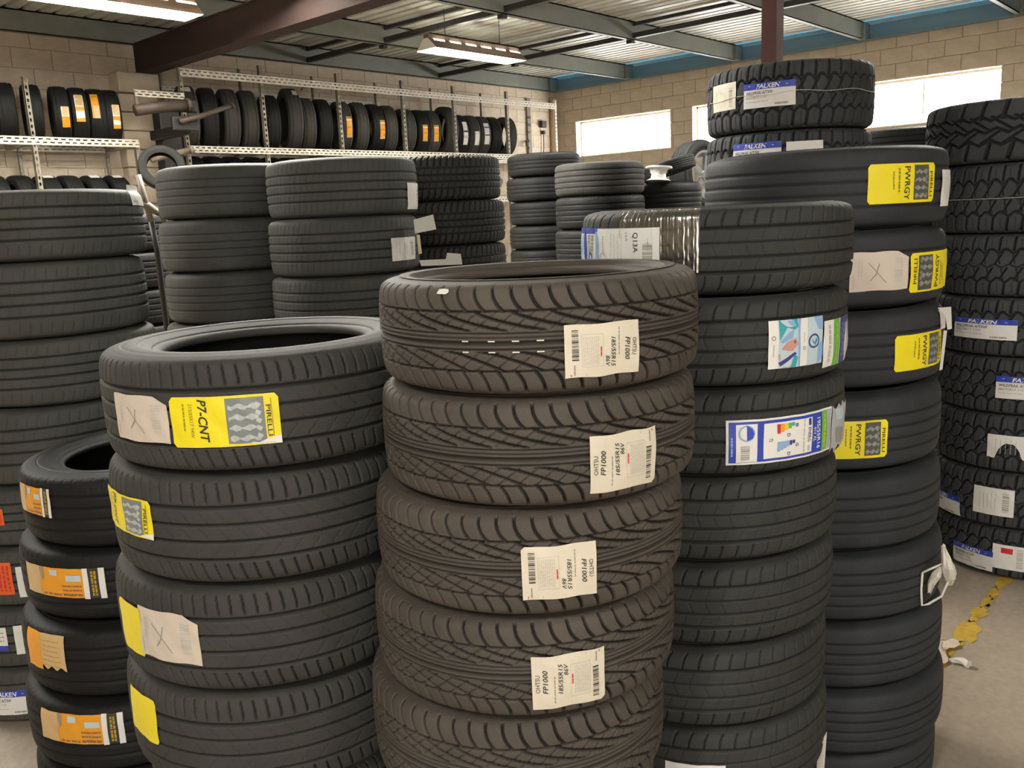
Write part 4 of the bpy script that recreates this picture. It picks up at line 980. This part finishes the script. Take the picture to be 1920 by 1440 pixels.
rail(1.4, 4.42, 9.138, 1.62, 1.695, 'beam', lk); rail(1.4, 4.42, 9.865, 1.62, 1.695, 'beam', lk)
for x in (2.40, 3.39, 4.40):
    for z in (2.52, 1.62): MB().box(x - .02, x + .02, 9.15, 9.87, z, z + .04).build('cross_bar', STEEL_POST, lk)

# ---- tire changing machine between the racks -----------------------------------------------------
MACH = mat('machine_dark_paint', (0.014, 0.013, 0.012), 0.5); RUST = mat('rusty_brown_tube', (0.040, 0.024, 0.016), 0.6, noise=.4, nscale=14); PALE = mat('worn_steel_arm', (0.16, 0.125, 0.085), 0.5, noise=.4, nscale=18)
mc = tag(empty('tire_changer', (4.60, 8.55, 0)), 'dark tire changing machine with rusty arms between the two racks', 'machine')
MB().box(.10, .33, .62, .80, .12, 2.98, bev=.012).build('mast', MACH, mc)
MB().box(.02, .12, -.12, .74, 2.60, 2.70, bev=.01).build('boom', MACH, mc)
MB().box(-.12, .34, -.30, .82, 0, .12, bev=.02).build('base', MACH, mc)
MB().tube([(-.52, -.12, 2.79), (-.30, -.13, 2.83), (.02, -.14, 2.87)], .055, 14).tube([(.0, -.14, 2.868), (.04, -.14, 2.873)], .066, 14).build('swing_arm', RUST, mc, smooth=True)
MB().tube([(-.10, -.16, 2.70), (.10, -.18, 2.755), (.46, -.22, 2.88)], [.032, .030, .022], 10).tube([(.46, -.22, 2.88), (.475, -.222, 2.885)], .03, 10).build('tool_arm', RUST, mc, smooth=True)
MB().tube([(-.42, -.12, 2.33), (-.20, -.14, 2.39), (-.02, -.16, 2.43)], .030, 10).tube([(-.03, -.16, 2.427), (.0, -.16, 2.436)], .042, 10).build('lower_arm', PALE, mc, smooth=True)
MB().box(-.16, .12, -.14, -.08, 2.62, 2.76, bev=.01).box(-.16, .12, -.14, -.08, 2.80, 2.92, bev=.01).build('head_block', MACH, mc)
h = make_tire('comfort', 4.12, 8.12, 2.235, .215, .10, 0.0); h.rotation_euler = (1.25, 0.15, -.45)
tag(h, 'small shiny tire hanging upright on the lower arm of the tire changer', 'tire')
# bent steel stand beside the left edge stack
sd = tag(empty('steel_stand', (2.27, 4.68, 0)), 'bent worn steel stand with a curved handle between the left stacks', 'stand')
MB().tube([(0.02, .0, 0), (.02, 0, 1.55), (.006, .0, 1.70)], .016, 10).build('pole', MACH, sd, smooth=True)  # lower pole painted dark to stand in for shade in the gap
MB().tube([(0.006, .0, 1.70), (-.01, .0, 1.80), (-.03, .01, 1.95)], .016, 10).build('neck', PALE, sd, smooth=True)
MB().tube([(-.035, .01, 1.795), (.0, 0, 1.785), (.03, -.015, 1.755), (.058, -.03, 1.735), (.066, -.035, 1.70), (.058, -.03, 1.66)], [.020, .022, .020, .018, .016, .012], 10).build('handle', PALE, sd, smooth=True)
MB().box(-.15, .15, -.15, .15, 0, .015).build('base_plate', MACH, sd)
cb = MB().box(-.03, .035, -.012, .012, 0, .075).build('box_flap', mat('cardboard', (.40, .24, .11), .8)); cb.location = (1.89, 3.80, 1.331)
bpy.data.objects.remove(cb)
# ---- wheel leftovers on the far stacks -----------------------------------------------------------
STK17 = tag(empty('steel_drum', (6.42, 3.69, 0)), 'dark steel drum under the alloy wheel behind the far stack', 'drum')
MB().tube([(0, 0, 0), (0, 0, .5), (0, 0, .51), (0, 0, .53), (0, 0, .54), (0, 0, 1.05), (0, 0, 1.06), (0, 0, 1.08), (0, 0, 1.09), (0, 0, 1.575)], [.29, .29, .30, .30, .29, .29, .30, .30, .29, .29], 28).build('shell', mat('drum_dark', (.03, .035, .045), .5), STK17)
a = make_tire('slim', 6.42, 3.69, 1.575 + .295, .295, .19, 0.0); a.rotation_mode = 'QUATERNION'; a.rotation_quaternion = Vector((-.10, -.98, .12)).to_track_quat('Z', 'Y')
tag(a, 'upright tire on an alloy wheel above the far stack, before the middle window', 'tire')
rim = MB()
def ringf(mb, R0, z0, R1, z1, n=32):
    b0 = len(mb.v)
    for i in range(n):
        q = 2 * PI * i / n; mb.v.append((R0 * math.cos(q), R0 * math.sin(q), z0)); mb.v.append((R1 * math.cos(q), R1 * math.sin(q), z1))
    for i in range(n):
        j = (i + 1) % n; mb.f.append((b0 + 2 * i, b0 + 2 * j, b0 + 2 * j + 1, b0 + 2 * i + 1)); mb.m.append(0)
def wheel(mb, R, w, spokes=5):
    for a_, b_ in (((R + .008, w / 2), (R + .008, w / 2 - .012)), ((R + .008, w / 2), (R - .01, w / 2)), ((R - .01, w / 2), (R - .035, w / 2 - .05)), ((R - .035, w / 2 - .05), (R - .03, -w / 2 + .02)), ((R - .03, -w / 2 + .02), (R + .008, -w / 2))):
        ringf(mb, a_[0], a_[1], b_[0], b_[1])
    for k in range(spokes):
        q = 2 * PI * k / spokes; c, s_ = math.cos(q), math.sin(q)
        n = len(mb.v)
        for r_ in (.03, R - .03):
            for sd_ in (-.022, .022):
                for zz in (w / 2 - .045, w / 2 - .02): mb.v.append((c * r_ - s_ * sd_, s_ * r_ + c * sd_, zz))
        for f in ((0, 1, 3, 2), (4, 6, 7, 5), (0, 4, 5, 1), (2, 3, 7, 6), (0, 2, 6, 4), (1, 5, 7, 3)): mb.f.append(tuple(n + i for i in f)); mb.m.append(0)
    mb.tube([(0, 0, w / 2 - .05), (0, 0, w / 2 - .012)], .045, 16)
wheel(rim, .195, .17); rim.build('alloy_wheel', RIMS, a, smooth=False, label='silver alloy wheel')
tl = make_tire('comfort', 5.70, 3.56, 1.92, .23, .10, 0.0); tl.rotation_mode = 'QUATERNION'; tl.rotation_quaternion = Matrix.Rotation(-.27, 3, Vector((.86, .5, 0))).to_quaternion()
tag(tl, 'black tire lying tilted beside the alloy wheel on the far stack', 'tire')
wr_ = empty('spare_rim', (5.41, 3.43, 1.879)); wr_.rotation_euler = (.08, .05, .9); tag(wr_, 'small white steel wheel rim lying on the far stack before the window wall', 'wheel')
m = MB(); wheel(m, .085, .10, 4); m.build('barrel', WHITEP, wr_, smooth=False)

# ---- small things on the far wall -----------------------------------------------------------------
cd = tag(empty('conduit', (11.69, YB - .02, 0)), 'dark cable conduit running up the back wall corner', 'conduit')
MB().box(-.06, .03, -.015, .015, 2.5, 3.55).build('strip', mat('conduit_grey', (.20, .17, .13), .7), cd)
for z in (2.6, 2.72, 2.84, 2.98, 3.10, 3.22): MB().box(-.05, .02, -.022, -.014, z, z + .04).build('clip', MACH, cd)
jb = tag(empty('junction_box', (12.03, YB - .04, 3.10)), 'small dark electrical box on the back wall near the corner', 'box')
MB().box(-.06, .06, -.035, .035, -.01, .10, bev=.006).build('body', MACH, jb); MB().tube([(0.01, 0, -.06), (0.01, 0, -.12)], .03, 10).build('plug', MACH, jb); MB().tube([(0.01, 0, -.12), (0, .0, -.35), (-.05, .0, -.6)], .008, 6).build('cable', MACH, jb)
hk = tag(empty('wall_tap', (11.58, YB - .06, 2.83)), 'small black tap beside the conduit', 'tap')
MB().tube([(.10, .04, .02), (.0, .0, .02), (-.03, 0, .02)], .014, 8).tube([(-.03, 0, .03), (-.03, 0, -.06)], .018, 8).build('body', MACH, hk)
pp = MB().tube([(12.28, YB - .03, 2.4), (12.28, YB - .03, 3.6)], .03, 10).build('pipe', mat('rusty_pipe', (.42, .25, .13), .7, noise=.3)); tag(pp, 'rusty vertical pipe in the back wall corner', 'pipe')

# ---- floor line and rubbish -------------------------------------------------------------------------
YEL = mat('yellow_floor_paint', (0.62, 0.40, 0.05), 0.6, noise=.35, nscale=22); r = random.Random(3); mb = MB()
def blob(cx, cy, lx, ly, n=16):
    mb.poly([(cx + lx * math.cos(2 * PI * i / n) * r.uniform(.65, 1.1), cy + ly * (math.sin(2 * PI * i / n)) * r.uniform(.6, 1.1), .0015) for i in range(n)])
for cx, lx, ly in ((3.98, .10, .022), (3.83, .05, .018), (3.72, .06, .012), (3.60, .055, .030), (3.53, .035, .012), (3.40, .10, .040), (3.28, .035, .022), (3.20, .06, .016), (3.11, .05, .014), (3.0, .085, .026), (2.88, .05, .016), (2.78, .10, .024), (4.3, .2, .02), (4.8, .2, .025), (2.5, .15, .02)):
    blob(cx, .815 + r.uniform(-.006, .006), lx * 1.15, ly * 1.25)
fl2 = mb.build('floor_marking', YEL); tag(fl2, 'worn yellow painted line on the concrete floor at right', 'marking')
YEL2 = mat('faded_yellow_paint', (0.48, 0.33, 0.09), 0.6, noise=.4, nscale=14); mb = MB()
for i in range(26): blob(2.55 + i * .065, .815, .06, .024, 10)
for k_ in range(len(mb.v)): mb.v[k_] = (mb.v[k_][0], mb.v[k_][1], .0008)
mb.build('faded_paint', YEL2, fl2)
cloth = MB(); n = 14; r = random.Random(5)
gx = [[(3.03 + .27 * i / n, .90 + .115 * j / n, .006 + .022 * abs(math.sin(i * 1.3 + j * .9)) * math.sin(PI * min(1, max(0, i / n))) * math.sin(PI * j / n) + r.uniform(0, .008)) for j in range(n + 1)] for i in range(n + 1)]
cloth.v = [(x + .03 * math.sin(j_ * .5), y + .015 * math.sin(i_ * .8), z) for i_, row in enumerate(gx) for j_, (x, y, z) in enumerate(row)]
cloth.f = [(i * (n + 1) + j, (i + 1) * (n + 1) + j, (i + 1) * (n + 1) + j + 1, i * (n + 1) + j + 1) for i in range(n) for j in range(n)]; cloth.m = [0] * len(cloth.f)
c = cloth.build('cloth', mat('cream_cloth', (.70, .58, .45), .8, noise=.2, nscale=30), smooth=True); tag(c, 'crumpled cream cloth on the floor beside the right stack', 'cloth'); c.location = (-.03, -.09, 0)
pb = crumple('plastic_scrap', [(3.12, .79, .012), (3.13, .775, .014), (3.135, .755, .014), (3.13, .73, .012)], [.006, .009, .012, .016], seed=9); tag(pb, 'clear plastic scrap lying across the yellow floor line', 'plastic')
